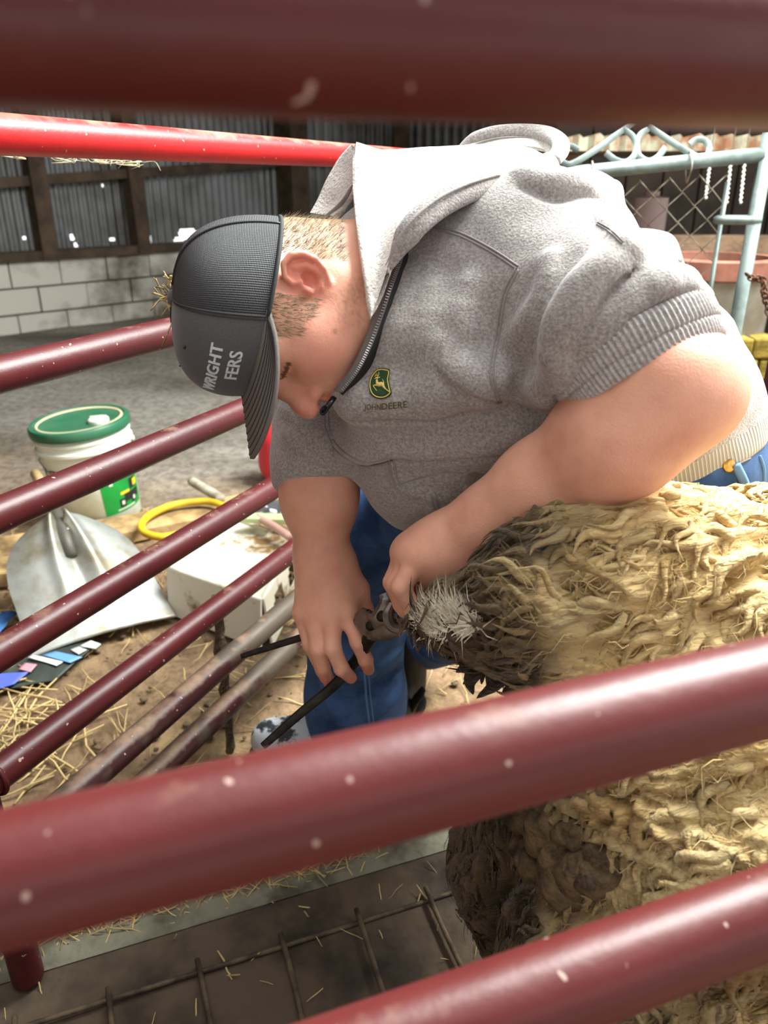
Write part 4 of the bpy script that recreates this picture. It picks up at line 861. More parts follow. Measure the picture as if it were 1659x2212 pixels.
for (x, y, k_) in ((1160, 1760, 1.2), (1195, 1790, 1.4), (1150, 1815, 1.3), (1215, 1840, 1.1), (1185, 1740, 1.0), (1240, 1800, .9), (1255, 1870, 1.2), (1165, 1865, 1.1), (1290, 1890, 1.1), (1215, 1900, 1.2), (1300, 1850, .8), (942, 1374, .55), (926, 1352, .5), (924, 1330, .5), (957, 1387, .5), (930, 1306, .5), (965, 1388, .45)):
    p_ = hit(sh, [(x, y)], far=.95)[0] - CAMF * .004
    if t0_ is None: o = t0_ = npmesh('dung_clod', bvv, bqq, M_dung)
    else: o = t0_.copy(); C.objects.link(o)
    o.parent = sheep; o.matrix_parent_inverse = Matrix.Translation(-Vector(sheep.location)); o.location = p_; o.rotation_euler = rg.uniform(0, 6, 3); o.scale = (k_ * 1.1,) * 3
# coarse white hair on the tail end and the breech
def hairs(cx, cy, rx, ry, n, L, dirpx, spread, name, seed):
    rg = np.random.default_rng(seed); a = rg.uniform(0, 2 * PI, n); r = np.sqrt(rg.uniform(0, 1, n)); xy = np.stack([cx + rx * r * np.cos(a), cy + ry * r * np.sin(a)], 1)
    P = hit(sh, xy, far=1.0); N = grad(sh, P.astype(np.float32), .004); d = (CAMX * dirpx[0] - CAMU * dirpx[1])[None] + rg.normal(0, spread, (n, 3)); d -= N * (d * N).sum(1)[:, None]; d /= np.linalg.norm(d, axis=1)[:, None]
    l_ = rg.uniform(*L, (n, 1)); sd = np.cross(d, N); w = .0006; p0 = P + N * .003; p1 = p0 + d * l_ * .5 + N * l_ * .22; p2 = p0 + d * l_ + N * l_ * .16
    V = np.stack([p0 - sd * w, p0 + sd * w, p1 + sd * w, p1 - sd * w, p2], 1).reshape(-1, 3); b = np.arange(n)[:, None] * 5
    F = np.vstack([np.hstack([b, b + 1, b + 2]), np.hstack([b, b + 2, b + 3]), np.hstack([b + 3, b + 2, b + 4])])
    o = adopt(npmesh(name, V, F, M_fib, smooth=False), sheep); tag(o, kind='stuff'); c = np.array(lin((250, 244, 222)))[None] * rg.uniform(.6, 1.12, (n, 1)); set_col(o, np.repeat(c, 5, 0))
hairs(990, 1345, 62, 30, 900, (.018, .042), (-.95, -.05), .30, 'white_hair', 11); hairs(1235, 1840, 34, 16, 160, (.010, .022), (-.8, .6), .5, 'white_hair', 12); hairs(1225, 1730, 26, 14, 120, (.010, .022), (-.7, .3), .6, 'white_hair', 13); hairs(1200, 1795, 16, 10, 60, (.01, .02), (-.8, .2), .5, 'white_hair', 14)
# lower legs and hooves
M_hoof = mat('hoof', lin((44, 38, 34)), .6, bump=.3); M_leg = mat('leg_hair', lin((120, 100, 76)), .9, var=lin((64, 52, 40)), vs_=30, bump=.6)
for hk, ft in (((.215, .56, .17), (.20, .56, .02)), ((.18, .745, .17), (.165, .745, .02)), ((1.0, .80, .42), (.99, .80, .02)), ((1.0, 1.0, .42), (.99, 1.0, .02))):
    hk = np.array(hk); ft = np.array(ft); m = MB(); m.tube([hk + (ft - hk) * t for t in np.linspace(0, .8, 10)], [.045 - .02 * t for t in np.linspace(0, 1, 10)], 14); lg = adopt(m.build('lower_leg', M_leg, smooth=True), sheep)
    for s_ in (-1, 1):
        c_ = ft + np.array([u2[1], -u2[0], 0]) * .012 * s_; m = MB(); m.tube([c_ + (0, 0, .035), c_ + (-.008, -.002, .015), c_ + (-.016, -.006, -.016)], [.014, .016, .017], 10); o = m.build('hoof', M_hoof, smooth=True); o.parent = lg
# ================================================================ long-handled crushing tool held by the man
M_iron = mat('dark_iron', lin((62, 56, 50)), .55, metal=.75, var=lin((40, 36, 33)), vs_=40, bump=.2, bs=120); M_steel = mat('worn_steel', lin((140, 134, 128)), .38, metal=.85, var=lin((84, 79, 74)), vs_=30)
tool = thing('pincers', tuple(W(830, 1340, .90)), 'dark iron long-handled pincers in the hands of the man', 'tool')
def bar(path, w, th, name, mt, n=20):
    P = cr([W(*p) for p in path], n); m = MB(); ws = np.interp(np.linspace(0, 1, n), np.linspace(0, 1, len(w)), w); m.tube(P, ws, 8, flat=th, up=-CAMF); return adopt(m.build(name, mt, angle=40), tool)
bar([(521, 1418, 1.06), (590, 1396, 1.05), (660, 1374, 1.035), (740, 1345, 1.0), (800, 1330, .955)], [.0035, .0046, .005, .006, .009], .6, 'handle', M_iron)
bar([(568, 1612, .985), (650, 1540, .99), (720, 1482, .993), (770, 1425, .985), (806, 1368, .95)], [.005, .0062, .0068, .007, .010], .6, 'handle', M_iron)
bar([(775, 1330, .965), (800, 1348, .945), (822, 1340, .925), (838, 1300, .915), (832, 1280, .915)], [.012, .017, .014, .010, .008], .55, 'jaw', M_steel)
bar([(800, 1362, .95), (832, 1362, .925), (862, 1352, .91), (876, 1330, .905), (868, 1308, .905)], [.013, .012, .010, .009, .006], .7, 'jaw', M_steel)
bar([(846, 1304, .89), (838, 1326, .885), (845, 1350, .882), (862, 1356, .882), (877, 1342, .884), (880, 1318, .886), (872, 1298, .888)], [.004, .0062, .0068, .0068, .0062, .0055, .004], 1., 'jaw_tip', M_steel, 30)
for x, y, d_, r_ in ((824, 1332, .912, .0062), (800, 1352, .93, .006), (866, 1318, .895, .004)):
    m = MB(); m.lathe([(r_, -.004), (r_, .001), (r_ * .8, .003), (.001, .0035)], 16, Matrix.Translation(Vector(W(x, y, d_))) @ Vector(-CAMF).to_track_quat('Z', 'Y').to_matrix().to_4x4()); adopt(m.build('pivot_bolt', M_iron, smooth=True), tool)
# ================================================================ things on the barn floor
def rotz(a): return Matrix.Rotation(a, 4, 'Z')
M_white = mat('white_plastic', lin((226, 232, 218)), .45, var=lin((196, 198, 176)), vs_=5, spec=.4); M_grn = mat('green_plastic', lin((36, 98, 68)), .4, var=lin((60, 104, 78)), vs_=9)
M_lab = mat('label_green', lin((24, 150, 62)), .5, var=lin((20, 128, 52)), vs_=6); M_yl = mat('label_yellow', lin((226, 196, 40)), .5); M_dk = mat('label_dark', lin((36, 34, 30)), .6); M_wire = mat('wire', lin((120, 120, 116)), .4, metal=.8)
# bucket with screw-on lid
bp_ = G(222, 1112, 0); bk_ = thing('bucket', (bp_[0], bp_[1], 0), 'white plastic bucket with green lid and green label on the barn floor', 'bucket'); bk_.rotation_euler = (math.radians(2), math.radians(-4), 0)
def bput(m, name, mt, par=None, **k): o = m.build(name, mt, par or bk_, **k); return o
bput(MB().lathe([(.132, .0), (.135, .004), (.150, .27), (.152, .272), (.160, .276), (.160, .286), (.152, .29), (.153, .305), (.158, .31), (.158, .318), (.153, .322), (.154, .345)], 56), 'shell', M_white, angle=35)
lid = bput(MB().lathe([(.158, .328), (.164, .330), (.166, .336), (.166, .356), (.162, .362), (.150, .363), (.146, .358), (.140, .356), (.002, .356)], 56), 'lid', M_grn, angle=35)
bput(MB().lathe([(.134, .357), (.137, .3615), (.142, .3605), (.143, .357)], 56, cap=False), 'lid_groove', mat('dusty_rim', lin((196, 184, 150)), .8), lid, smooth=True)
sp = MB(); sp.lathe([(.034, .355), (.034, .366), (.030, .370), (.002, .3705)], 28, Matrix.Translation((.078, -.030, 0))); sc_ = bput(sp, 'spout_cap', M_white, lid, angle=35)
bput(MB().box((.052, -.034, .3695), (.104, -.026, .377)), 'grip', M_white, lid)
def wrap(a0, a1, z0, z1, off, name, mt, par=None, n=24, nz=6):
    A = [[((lambda r: (r * math.cos(a), r * math.sin(a), z))(.135 + .015 * (z - .004) / .266 + off)) for z in np.linspace(z0, z1, nz)] for a in np.linspace(a0, a1, n)]
    return bput(MB().grid(A), name, mt, par, smooth=True)
d2r = math.radians; lb = wrap(d2r(-62), d2r(10), .045, .225, .0008, 'label', M_lab)
wrap(d2r(-30), d2r(2), .075, .105, .0016, 'tractor_body', M_dk, lb, 12, 3); wrap(d2r(-18), d2r(-2), .112, .150, .0018, 'tractor_cab', M_dk, lb, 8, 3); wrap(d2r(-10), d2r(0), .118, .142, .0024, 'tractor_seat', M_yl, lb, 6, 3); wrap(d2r(-36), d2r(-20), .106, .116, .002, 'tractor_hood', M_yl, lb, 6, 2)
for a in (-34, -12): wrap(d2r(a - 5), d2r(a + 5), .062, .092, .0026, 'tractor_wheel', M_dk, lb, 6, 3); wrap(d2r(a - 2.2), d2r(a + 2.2), .070, .084, .0032, 'wheel_hub', M_white, lb, 5, 3)
for a0, a1, z0, z1 in ((-52, -20, .178, .186), (-48, -24, .196, .212), (-50, -45, .150, .160), (-44, -12, .052, .057)): wrap(d2r(a0), d2r(a1), z0, z1, .0016, 'label_print', M_white, lb, 6, 2)
wrap(d2r(-165), d2r(-140), .19, .225, .001, 'label', M_grn); wrap(d2r(-128), d2r(-95), .22, .226, .001, 'label_print', M_dk)
m = MB(); m.tube([(.156 * math.cos(a), .156 * math.sin(a), .262 - .085 * math.sin((a - d2r(-150)) / d2r(172) * PI)) for a in np.linspace(d2r(-150), d2r(22), 40)], .0022, 8); bput(m, 'handle', M_wire, smooth=True)
for a in (d2r(-150), d2r(22)): bput(MB().lathe([(.010, 0), (.010, .012), (.004, .014)], 12, Matrix.Translation((.15 * math.cos(a), .15 * math.sin(a), .262)) @ Vector((math.cos(a), math.sin(a), 0)).to_track_quat('Z', 'Y').to_matrix().to_4x4()), 'handle_ear', M_white, smooth=True)
m = MB(); m.tube([(.158 * math.cos(a), .158 * math.sin(a), .205 - .04 * abs(a - d2r(8))) for a in np.linspace(d2r(0), d2r(16), 6)], .009, 10); bput(m, 'grip_tube', M_white, smooth=True)
# aluminium scoop shovel lying face down against the bucket
M_alu = mat('aluminium', lin((176, 178, 172)), .42, metal=.6, var=lin((140, 132, 112)), vs_=7, bump=.15, bs=20)
sA = G(75, 1418, .015); sB = G(380, 1332, .015); sT = G(168, 1128, .20)
ex = nrm(sB - sA); wid = np.linalg.norm(sB - sA); ey0 = sT - (sA + sB) / 2; ey = nrm(ey0 - ex * ey0.dot(ex)); hgt = ey0.dot(ey); ez = np.cross(ex, ey)
shv = thing('shovel', tuple((sA + sB) / 2), 'aluminium scoop shovel blade lying face down beside the bucket', 'shovel')
NU, NVV = 61, 44; A = []
for v in np.linspace(0, 1, NVV):
    row = []; half = wid / 2 * (1.0 if v < .45 else math.sqrt(max(1 - ((v - .45) / .62) ** 2.6, .02))) * (1 - .05 * v); skew = .10 * v
    for u_ in np.linspace(-1, 1, NU):
        x = u_ * half * (1.03 if u_ < 0 else 1); z = .055 * (1 - u_ * u_) * (.35 + .65 * v) + .0
        for c_, w_, h_ in ((-.36, .10, .018), (.30, .10, .018), (-.03, .12, -.030)): z += h_ * math.exp(-((u_ - c_ * (1 - .35 * v)) / w_) ** 2) * (v ** 1.3) * 1.2
        notch = .10 * math.exp(-(u_ / .10) ** 2) * max(0, (v - .8) / .2)
        row.append((sA + sB) / 2 + ex * (x - skew * .25) + ey * hgt * (v * (1.0) - notch) + ez * z)
    A.append(row)
A = np.array(A); m = MB(); m.grid(np.concatenate([A, (A - ez * .003)[::-1]], 0), closed_u=True); adopt(m.build('blade', M_alu, smooth=True), shv)
m = MB(); tp = A[-1][NU // 2]; m.tube([tp - ey * .10 + ez * .01, tp - ey * .03 + ez * .012, tp + ey * .05 + ez * .0, tp + ey * .16 - ez * .03], [.016, .019, .019, .018], 14); adopt(m.build('socket', mat('socket_steel', lin((92, 88, 80)), .6, metal=.5), smooth=True), shv)
for a_ in (-.05, .04): m = MB(); m.lathe([(.007, 0), (.007, .003), (.002, .005)], 10, Matrix.Translation(Vector(A[-5][NU // 2 + int(a_ * 60)] + ez * .004)) @ Vector(ez).to_track_quat('Z', 'Y').to_matrix().to_4x4()); adopt(m.build('rivet', M_alu, smooth=True), shv)
m = MB(); m.tube([tp + ey * .15 - ez * .02, tp + ey * .35 - ez * .12], [.016, .016], 12); adopt(m.build('handle', M_woodl, smooth=True), shv)
# white plastic crate upside down, stained
M_crate = mat('crate_plastic', lin((222, 216, 196)), .6, var=lin((128, 98, 58)), vs_=7, vlo=.56, vhi=.66, bump=.2, bs=40)
zt = .135; c4 = [G(364, 1226, zt), G(506, 1122, zt), G(640, 1163, zt), G(566, 1296, zt)]; ctr = sum(c4) / 4
crate = thing('crate', (ctr[0], ctr[1], 0), 'overturned white plastic crate with brown stains behind the shovel', 'crate')
def lerp4(a, b): return c4[0] * (1 - a) * (1 - b) + c4[1] * (1 - a) * b + c4[2] * a * b + c4[3] * a * (1 - b)
m = MB(); NN = 13; G0 = [[lerp4(a, b) + np.array([0, 0, -.012 if .08 < a < .92 and .08 < b < .92 else 0]) for b in np.linspace(0, 1, NN)] for a in np.linspace(0, 1, NN)]; m.grid(G0); adopt(m.build('base', M_crate, smooth=True), crate)
def side(i, j, name, n=20, holes=()):
    a, b = c4[i], c4[j]; out = np.array([(a + b)[0] / 2 - ctr[0], (a + b)[1] / 2 - ctr[1], 0]); out = nrm(out) * .02; m = MB(); nz = 9; V = []; F = []
    for k in range(n + 1):
        for r in range(nz + 1): t = k / n; p = a * (1 - t) + b * t; p = p * np.array([1, 1, 1 - r / nz]) + out * r / nz + np.array([0, 0, .004 * r / nz]); V.append(p)
    for k in range(n):
        for r in range(nz):
            t = (k + .5) / n; w = (r + .5) / nz
            if any(((t - h[0]) / h[1]) ** 2 + ((w - h[2]) / h[3]) ** 2 < 1 for h in holes): continue
            F.append((k * (nz + 1) + r, k * (nz + 1) + r + 1, (k + 1) * (nz + 1) + r + 1, (k + 1) * (nz + 1) + r))
    m.add(V, F); o = m.build(name, M_crate, smooth=False); s = o.modifiers.new('t', 'SOLIDIFY'); s.thickness = .006; adopt(o, crate)
side(0, 1, 'side_wall'); side(1, 2, 'side_wall'); side(2, 3, 'end_wall', 24, ((.28, .16, .45, .24), (.70, .14, .45, .24))); side(3, 0, 'side_wall')
for i in range(4): m = MB(); m.tube([c4[i] + (c4[(i + 1) % 4] - c4[i]) * t for t in np.linspace(0, 1, 8)], .006, 8); adopt(m.build('rim', M_crate, smooth=True), crate)
# long boards, stick, rods
def board(x0, y0, x1, y1, w, t_, name, label, mt, z=0.):
    a, b = G(x0, y0, z + t_), G(x1, y1, z + t_); d = nrm(b - a); s = np.array([d[1], -d[0], 0]) * w / 2; m = MB(); dn = np.array([0, 0, t_ * .98])
    m.hexa([a - s - dn, b - s - dn, b + s - dn, a + s - dn, a - s, b - s, b + s, a + s]); o = m.build(name, mt); bv_ = o.modifiers.new('b', 'BEVEL'); bv_.width = .004; tag(o, label, 'board'); return o
board(-60, 1190, 640, 1062, .15, .045, 'plank', 'long pale wooden plank on the floor behind the bucket', M_woodl)
board(-40, 1222, 85, 1212, .12, .05, 'plank', 'short board end lying at the edge behind the shovel', M_woodl)
board(520, 1112, 660, 1116, .04, .02, 'batten', 'thin pale green batten lying above the crate', mat('green_board', lin((186, 204, 150)), .6), .16)
def stick(pts, r, name, label, mt, cat='stick'): m = MB(); m.tube(cr([G(*p) for p in pts], 14), r, 9); o = m.build(name, mt, smooth=True); tag(o, label, cat); return o
stick([(414, 1040, .075), (445, 1058, .075), (478, 1078, .07)], .018, 'stick', 'short grey stick lying on the plank', mat('grey_wood', lin((186, 178, 160)), .9, var=lin((140, 130, 112)), vs_=12))
stick([(556, 1118, .17), (590, 1136, .17), (625, 1160, .165)], .012, 'rod', 'thin rusty pink rod behind the crate', mat('pink_rod', lin((190, 150, 138)), .7), 'rod')
m = MB(); m.tube(cr([G(x, y, .07) for x, y in ((500, 1102), (460, 1085), (420, 1084), (370, 1092), (325, 1112), (305, 1135), (315, 1152), (350, 1160), (400, 1152), (440, 1150))], 60), .0125, 10); tag(m.build('hose', mat('yellow_hose', lin((226, 190, 40)), .5, var=lin((190, 156, 40)), vs_=8), smooth=True), 'yellow hose looped on the plank beside the bucket', 'hose')
# red fuel can, mostly behind the sleeve
cp = G(618, 1040, 0); can = thing('fuel_can', (cp[0], cp[1], 0), 'red plastic fuel can behind the rails next to the sleeve', 'fuel can'); M_can = mat('red_plastic', lin((205, 45, 58)), .45)
cs_ = SDF(); cs_.add(s_cone((0, 0, .09), (0, 0, .17), .105, .10)); cs_ = cut(cs_, s_plane((0, 0, 0), (0, 0, -1)), .01); v, q_ = nets(cs_, (-.13, -.13, -.02), (.13, .13, .29), .009); npmesh('tank', v, q_, M_can, can)
MB().tube(cr([(-.05, 0, .24), (-.06, 0, .29), (-.04, 0, .34), (.0, 0, .36)], 10), [.022, .018, .014, .010], 12).build('spout', M_can, can, smooth=True); MB().tube(cr([(.02, 0, .25), (.03, 0, .30), (.08, 0, .30), (.09, 0, .23)], 12), .012, 10).build('handle', M_can, can, smooth=True)
# crumpled foil pack
fp = G(600, 1100, .16); fo = SDF(); fo.add(s_ell((0, 0, 0), (.085, .05, .022))); fo.disp(lambda P: .016 * (vnoise(P, 55, 3) - .5) + .012 * np.abs(vnoise(P, 110, 5) - .5)); v, q_ = nets(fo, (-.12, -.08, -.05), (.12, .08, .05), .007, fac=3, project=False)
o = npmesh('foil_pack', v + np.array([fp[0], fp[1], .162]), q_, mat('foil', lin((214, 218, 222)), .22, metal=.9), smooth=False); tag(o, 'crumpled silver foil pack lying behind the forearm above the crate', 'foil pack')
# printed feed bag flattened on the dirt
M_bag = mat('bag_dark', lin((66, 74, 66)), .5, var=lin((52, 58, 54)), vs_=9, bump=.2, bs=14); bg = thing('feed_bag', tuple(G(90, 1440, 0)), 'flattened printed feed bag under the edge of the shovel', 'bag')
def quadsheet(px, name, mt, z, par, n=10, wob=.008):
    P4 = [G(x, y, z) for x, y in px]; A = []
    for a in np.linspace(0, 1, n): A.append([P4[0] * (1 - a) * (1 - b) + P4[1] * a * (1 - b) + P4[2] * a * b + P4[3] * (1 - a) * b for b in np.linspace(0, 1, n)])
    A = np.array(A); A[..., 2] += (fbm(A.reshape(-1, 3).astype(np.float32), 14, 2, 6).reshape(n, n) - .3) * wob; m = MB(); m.grid(np.concatenate([A, (A - np.array([0, 0, .0015]))[::-1]], 0), closed_u=True); return adopt(m.build(name, mt, smooth=True), par)
quadsheet([(-40, 1500), (120, 1470), (215, 1392), (60, 1385)], 'sheet', M_bag, .010, bg, 16, .02)
for px, c_, nm in (([(-40, 1500), (30, 1478), (62, 1452), (-20, 1455)], (84, 100, 205), 'blue_print'), ([(60, 1420), (122, 1438), (136, 1430), (70, 1415)], (228, 228, 226), 'white_print'), ([(92, 1416), (152, 1432), (178, 1420), (120, 1408)], (100, 150, 210), 'blue_print'), ([(40, 1445), (66, 1452), (80, 1436), (54, 1432)], (196, 140, 150), 'pink_print'), ([(172, 1396), (206, 1402), (218, 1392), (196, 1384)], (226, 224, 226), 'white_print'), ([(152, 1404), (170, 1414), (188, 1404), (170, 1397)], (180, 180, 176), 'grey_print')):
    quadsheet(px, nm, mat(nm, lin(c_), .5), .022, bg, 6, .004)
o = quadsheet([(-60, 1392), (0, 1372), (42, 1332), (-50, 1340)], 'sheet', mat('blue_tarp', lin((52, 96, 146)), .5, var=lin((34, 64, 108)), vs_=12), .03, tag(empty('tarp', tuple(G(0, 1370, 0))), 'crumpled blue tarp corner beside the shovel', 'tarp'), 14, .05)
# floor straw, chaff and clods: nobody could count them
e0_, e1_ = G(30, 2120, .012), G(1150, 1782, .012); ed_ = nrm(e1_ - e0_); en_ = np.array([ed_[1], -ed_[0], 0]); rg = np.random.default_rng(21); m = MB(); Mst = mat('straw', (1, 1, 1), .7, attr='Col'); cols = []
def straw(p, L, a, r, bend, lift=.004):
    d = np.array([math.cos(a), math.sin(a), 0]); s = np.array([-d[1], d[0], 0]); P = [p + d * L * t + s * bend * L * math.sin(PI * t) + np.array([0, 0, lift + .006 * math.sin(PI * t)]) for t in (-.5, -.2, .1, .5)]
    n0 = m.n; m.tube(P, [r, r, r, r * .7], 4); c_ = np.array(lin((214, 186, 128))) * rg.uniform(.45, 1.1); cols.extend([c_] * (m.n - n0))
for i in range(1500):
    x = rg.uniform(-1.5, .9); y = rg.uniform(.55, 2.6); straw(np.array([x, y, 0]), rg.uniform(.015, .11) * (1 if y > 1 else .7), rg.uniform(0, PI), rg.uniform(.0008, .0022), rg.normal(0, .16))
for i in range(110):
    p = G(rg.normal(20, 90), rg.normal(1560, 100), 0); straw(p, rg.uniform(.04, .15), rg.uniform(0, PI), rg.uniform(.0014, .003), rg.normal(0, .2), rg.uniform(.003, .016))
for i in range(420):
    t = rg.uniform(-.2, 1.2); p = G(100 + 600 * t, 2040 - 160 * t + rg.normal(-8, 16), 0); straw(p, rg.uniform(.01, .06), rg.uniform(0, PI), rg.uniform(.0006, .0016), rg.normal(0, .2), rg.uniform(.004, .016))
for i in range(120):
    t = rg.uniform(-.2, 1.0); q0 = e0_ + ed_ * (t * 1.0) + en_ * rg.uniform(.0, .5); straw(np.array([q0[0], q0[1], .012]), rg.uniform(.006, .04), rg.uniform(0, PI), rg.uniform(.0005, .0015), rg.normal(0, .2), rg.uniform(.002, .008))
so_ = m.build('straw', Mst, smooth=True); set_col(so_, np.array(cols)); tag(so_, 'loose straw and chaff scattered over the dirt floor', 'straw', kind='stuff')
cl = SDF(); cl.add(s_ell((0, 0, 0), (.012, .012, .008))); cl.disp(lambda P: .008 * (vnoise(P, 130, 3) - .5)); cv, cq = nets(cl, (-.02,) * 3, (.02,) * 3, .0042, fac=3, project=False); VV = []; QQ = []; k = 0
for i in range(1000):
    x, y = rg.uniform(-1.3, .8), rg.uniform(.6, 2.2); s_ = rg.uniform(.2, .9) ** 1.5; a = rg.uniform(0, 6.28); Rz = np.array([[math.cos(a), -math.sin(a), 0], [math.sin(a), math.cos(a), 0], [0, 0, 1]]); VV.append(cv @ Rz.T * s_ + np.array([x, y, 0])); QQ.append(cq + k); k += len(cv)
o = npmesh('dirt_clod', np.vstack(VV), np.vstack(QQ), mat('clod', lin((118, 98, 74)), .95, var=lin((78, 62, 46)), vs_=20, bump=.5)); tag(o, 'crumbled clods of dry dirt on the pen floor', 'dirt', kind='stuff')
# kerb strip and wire grid lying between the two panels
M_conc = mat('old_concrete', lin((128, 124, 106)), .95, var=lin((80, 74, 60)), vs_=9, bump=.6, bs=50); M_board = mat('muddy_board', lin((88, 74, 58)), .85, var=lin((40, 32, 25)), vs_=6, bump=.5, bs=40); M_rod = mat('muddy_wire', lin((104, 88, 68)), .7, metal=.2, var=lin((62, 52, 42)), vs_=30)
e0, e1 = G(30, 2120, .012), G(1150, 1782, .012); ed = nrm(e1 - e0); en = np.array([ed[1], -ed[0], 0])
def strip(o0, o1, z0, z1, ext=(.3, .5)): m = MB(); a = e0 - ed * ext[0]; b = e1 + ed * ext[1]; Z = np.array([0, 0, 1.]); f = lambda p, o_, z: np.array([p[0], p[1], 0]) + en * o_ + Z * z; return m.hexa([f(a, o1, z0), f(b, o1, z0), f(b, o0, z0), f(a, o0, z0), f(a, o1, z1), f(b, o1, z1), f(b, o0, z1), f(a, o0, z1)])
tag(strip(-.07, -.004, -.02, .010).build('kerb', M_conc), 'narrow old concrete kerb strip on the floor of the pen', 'kerb')
tag(strip(.0, .62, -.03, .012).build('board_floor', M_board), 'dark muddy boarding lying under the wire grid', 'boarding')
wg = thing('wire_grid', tuple(e0), 'muddy welded wire grid panel lying on the dark boarding', 'wire grid')
for k in range(4): o_ = .085 + k * .15; a = e0 - ed * .3 + en * o_; b = e1 + ed * .5 + en * o_; m = MB(); m.tube([np.array([*(a + (b - a) * t)[:2], .018 + .004 * math.sin(t * 9 + k)]) for t in np.linspace(0, 1, 24)], .0038, 8); adopt(m.build('long_wire', M_rod, smooth=True), wg)
gp = G(425, 2066, .02); t00 = (gp - e0).dot(ed)
for k in range(-3, 12):
    c_ = e0 + ed * (t00 + .124 * k); m = MB(); m.tube([np.array([*(c_ + en * (.068 + .53 * t) + ed * .004 * math.sin(7 * t + k))[:2], .025]) for t in np.linspace(0, 1, 12)], .0042, 8); adopt(m.build('cross_wire', M_rod, smooth=True), wg)
# ================================================================ gate on the other side and what stands behind it
M_galv = mat('galvanised', lin((132, 146, 142)), .5, metal=.4, var=lin((104, 116, 112)), vs_=14); M_gwire = mat('galvanised_wire', lin((186, 182, 164)), .4, metal=.6, var=lin((120, 104, 80)), vs_=20); M_rust = mat('rust', lin((104, 66, 44)), .9, var=lin((66, 42, 30)), vs_=40, bump=.6)
gz0, gz1 = W(1120, 386, 1.98), W(1648, 334, 1.92); gate = thing('gate', (gz1[0], gz1[1], 0), 'galvanised chain-link gate with scrolled top behind the man', 'gate'); gd = nrm((gz1 - gz0) * np.array([1, 1, 0])); L_ = np.linalg.norm((gz1 - gz0)[:2])
def gadd(o): return adopt(o, gate)
def gp_(s, z): q = gz0 + (gz1 - gz0) * (s / L_); return np.array([q[0], q[1], z])
gtop = lambda s: gz0[2] + (gz1[2] - gz0[2]) * s / L_
m = MB(); m.tube([gz0 - gd * .3 - np.array([0, 0, .02]), gz0, gz1], .0175, 16); gadd(m.build('top_rail', M_galv, smooth=True))
for s_, r_ in ((L_ + .008, .0175), (-.3, .0175)): m = MB(); m.tube([gp_(s_, .05), gp_(s_, gtop(L_) + (.05 if s_ > 0 else -.05))], r_, 16); gadd(m.build('post', M_galv, smooth=True))
m = MB(); m.tube([gp_(-.3, .1), gp_(L_, .12)], .0175, 16); gadd(m.build('bottom_rail', M_galv, smooth=True))
ts_ = L_ - .075; m = MB(); m.tube([gp_(ts_, .12), gp_(ts_, gtop(ts_) - .055)], .010, 8, flat=.5); gadd(m.build('tension_bar', M_galv, smooth=True))
for z in (1.02, .68, .36):
    m = MB(); th = np.linspace(0, 2 * PI, 25)[:-1]; nn_ = np.array([gd[1], -gd[0], 0]); m.tube([gp_(L_ - .035, z - .01) + gd * .052 * math.cos(a) + nn_ * .022 * math.sin(a) for a in th], .011, 6, closed=True, flat=1.0, up=(0, 0, 1)); gadd(m.build('tension_band', M_galv, smooth=True))
# chain-link wires: each zigzag its own wire
cw = .073; chh = .073; top_z = 1.09; n_w = int((ts_ + .3) / (cw / 2))
for k in range(n_w + 1):
    s0 = ts_ - k * cw / 2; P = []; zt_ = gtop(s0) - .035; rows = int((zt_ - .12) / (chh / 2))
    for r in range(rows + 1):
        sx = s0 - (cw / 2 + .002 if (r + k) % 2 else -.002); off_ = .004 if ((r + k) % 2) else -.004; P.append(gp_(max(min(sx, ts_), -.3), zt_ - r * chh / 2) + np.array([gd[1], -gd[0], 0]) * off_)
    m = MB(); m.tube(P, .0022, 6); gadd(m.build('chain_link_wire', M_gwire, smooth=True))
for s0 in (L_ - .085 * 2 - .01, L_ - .42, L_ - .62):
    z_ = gtop(s0); m = MB(); m.tube(cr([gp_(s0 - .004, z_ - .05) + (0, -.02, 0), gp_(s0, z_ - .01) + (0, -.03, 0), gp_(s0, z_ + .024) + (0, -.004, 0), gp_(s0 + .003, z_ - .002) + (0, .024, 0), gp_(s0 + .004, z_ - .045) + (0, .01, 0)], 24), .0022, 6); gadd(m.build('tie_wire', M_gwire, smooth=True))
def scroll(pts, flip=False): m = MB(); m.tube(cr([W(x, y, 1.95) for x, y in pts], 40), .0075, 8, flat=.22, up=CAMU * .0 + np.array([gd[1], -gd[0], 0])); gadd(m.build('scroll', M_galv, angle=40))
scroll([(1250, 325), (1232, 316), (1213, 322), (1208, 340), (1222, 354), (1240, 352), (1290, 322), (1340, 285), (1370, 262)]); scroll([(1308, 330), (1330, 346), (1352, 350), (1370, 336), (1374, 312), (1364, 292), (1345, 278)]); scroll([(1438, 318), (1420, 340), (1400, 348), (1380, 336), (1375, 310), (1384, 290), (1400, 278)])
scroll([(1490, 312), (1505, 302), (1522, 304), (1532, 318), (1528, 336), (1515, 342), (1480, 325), (1440, 300), (1400, 270)])
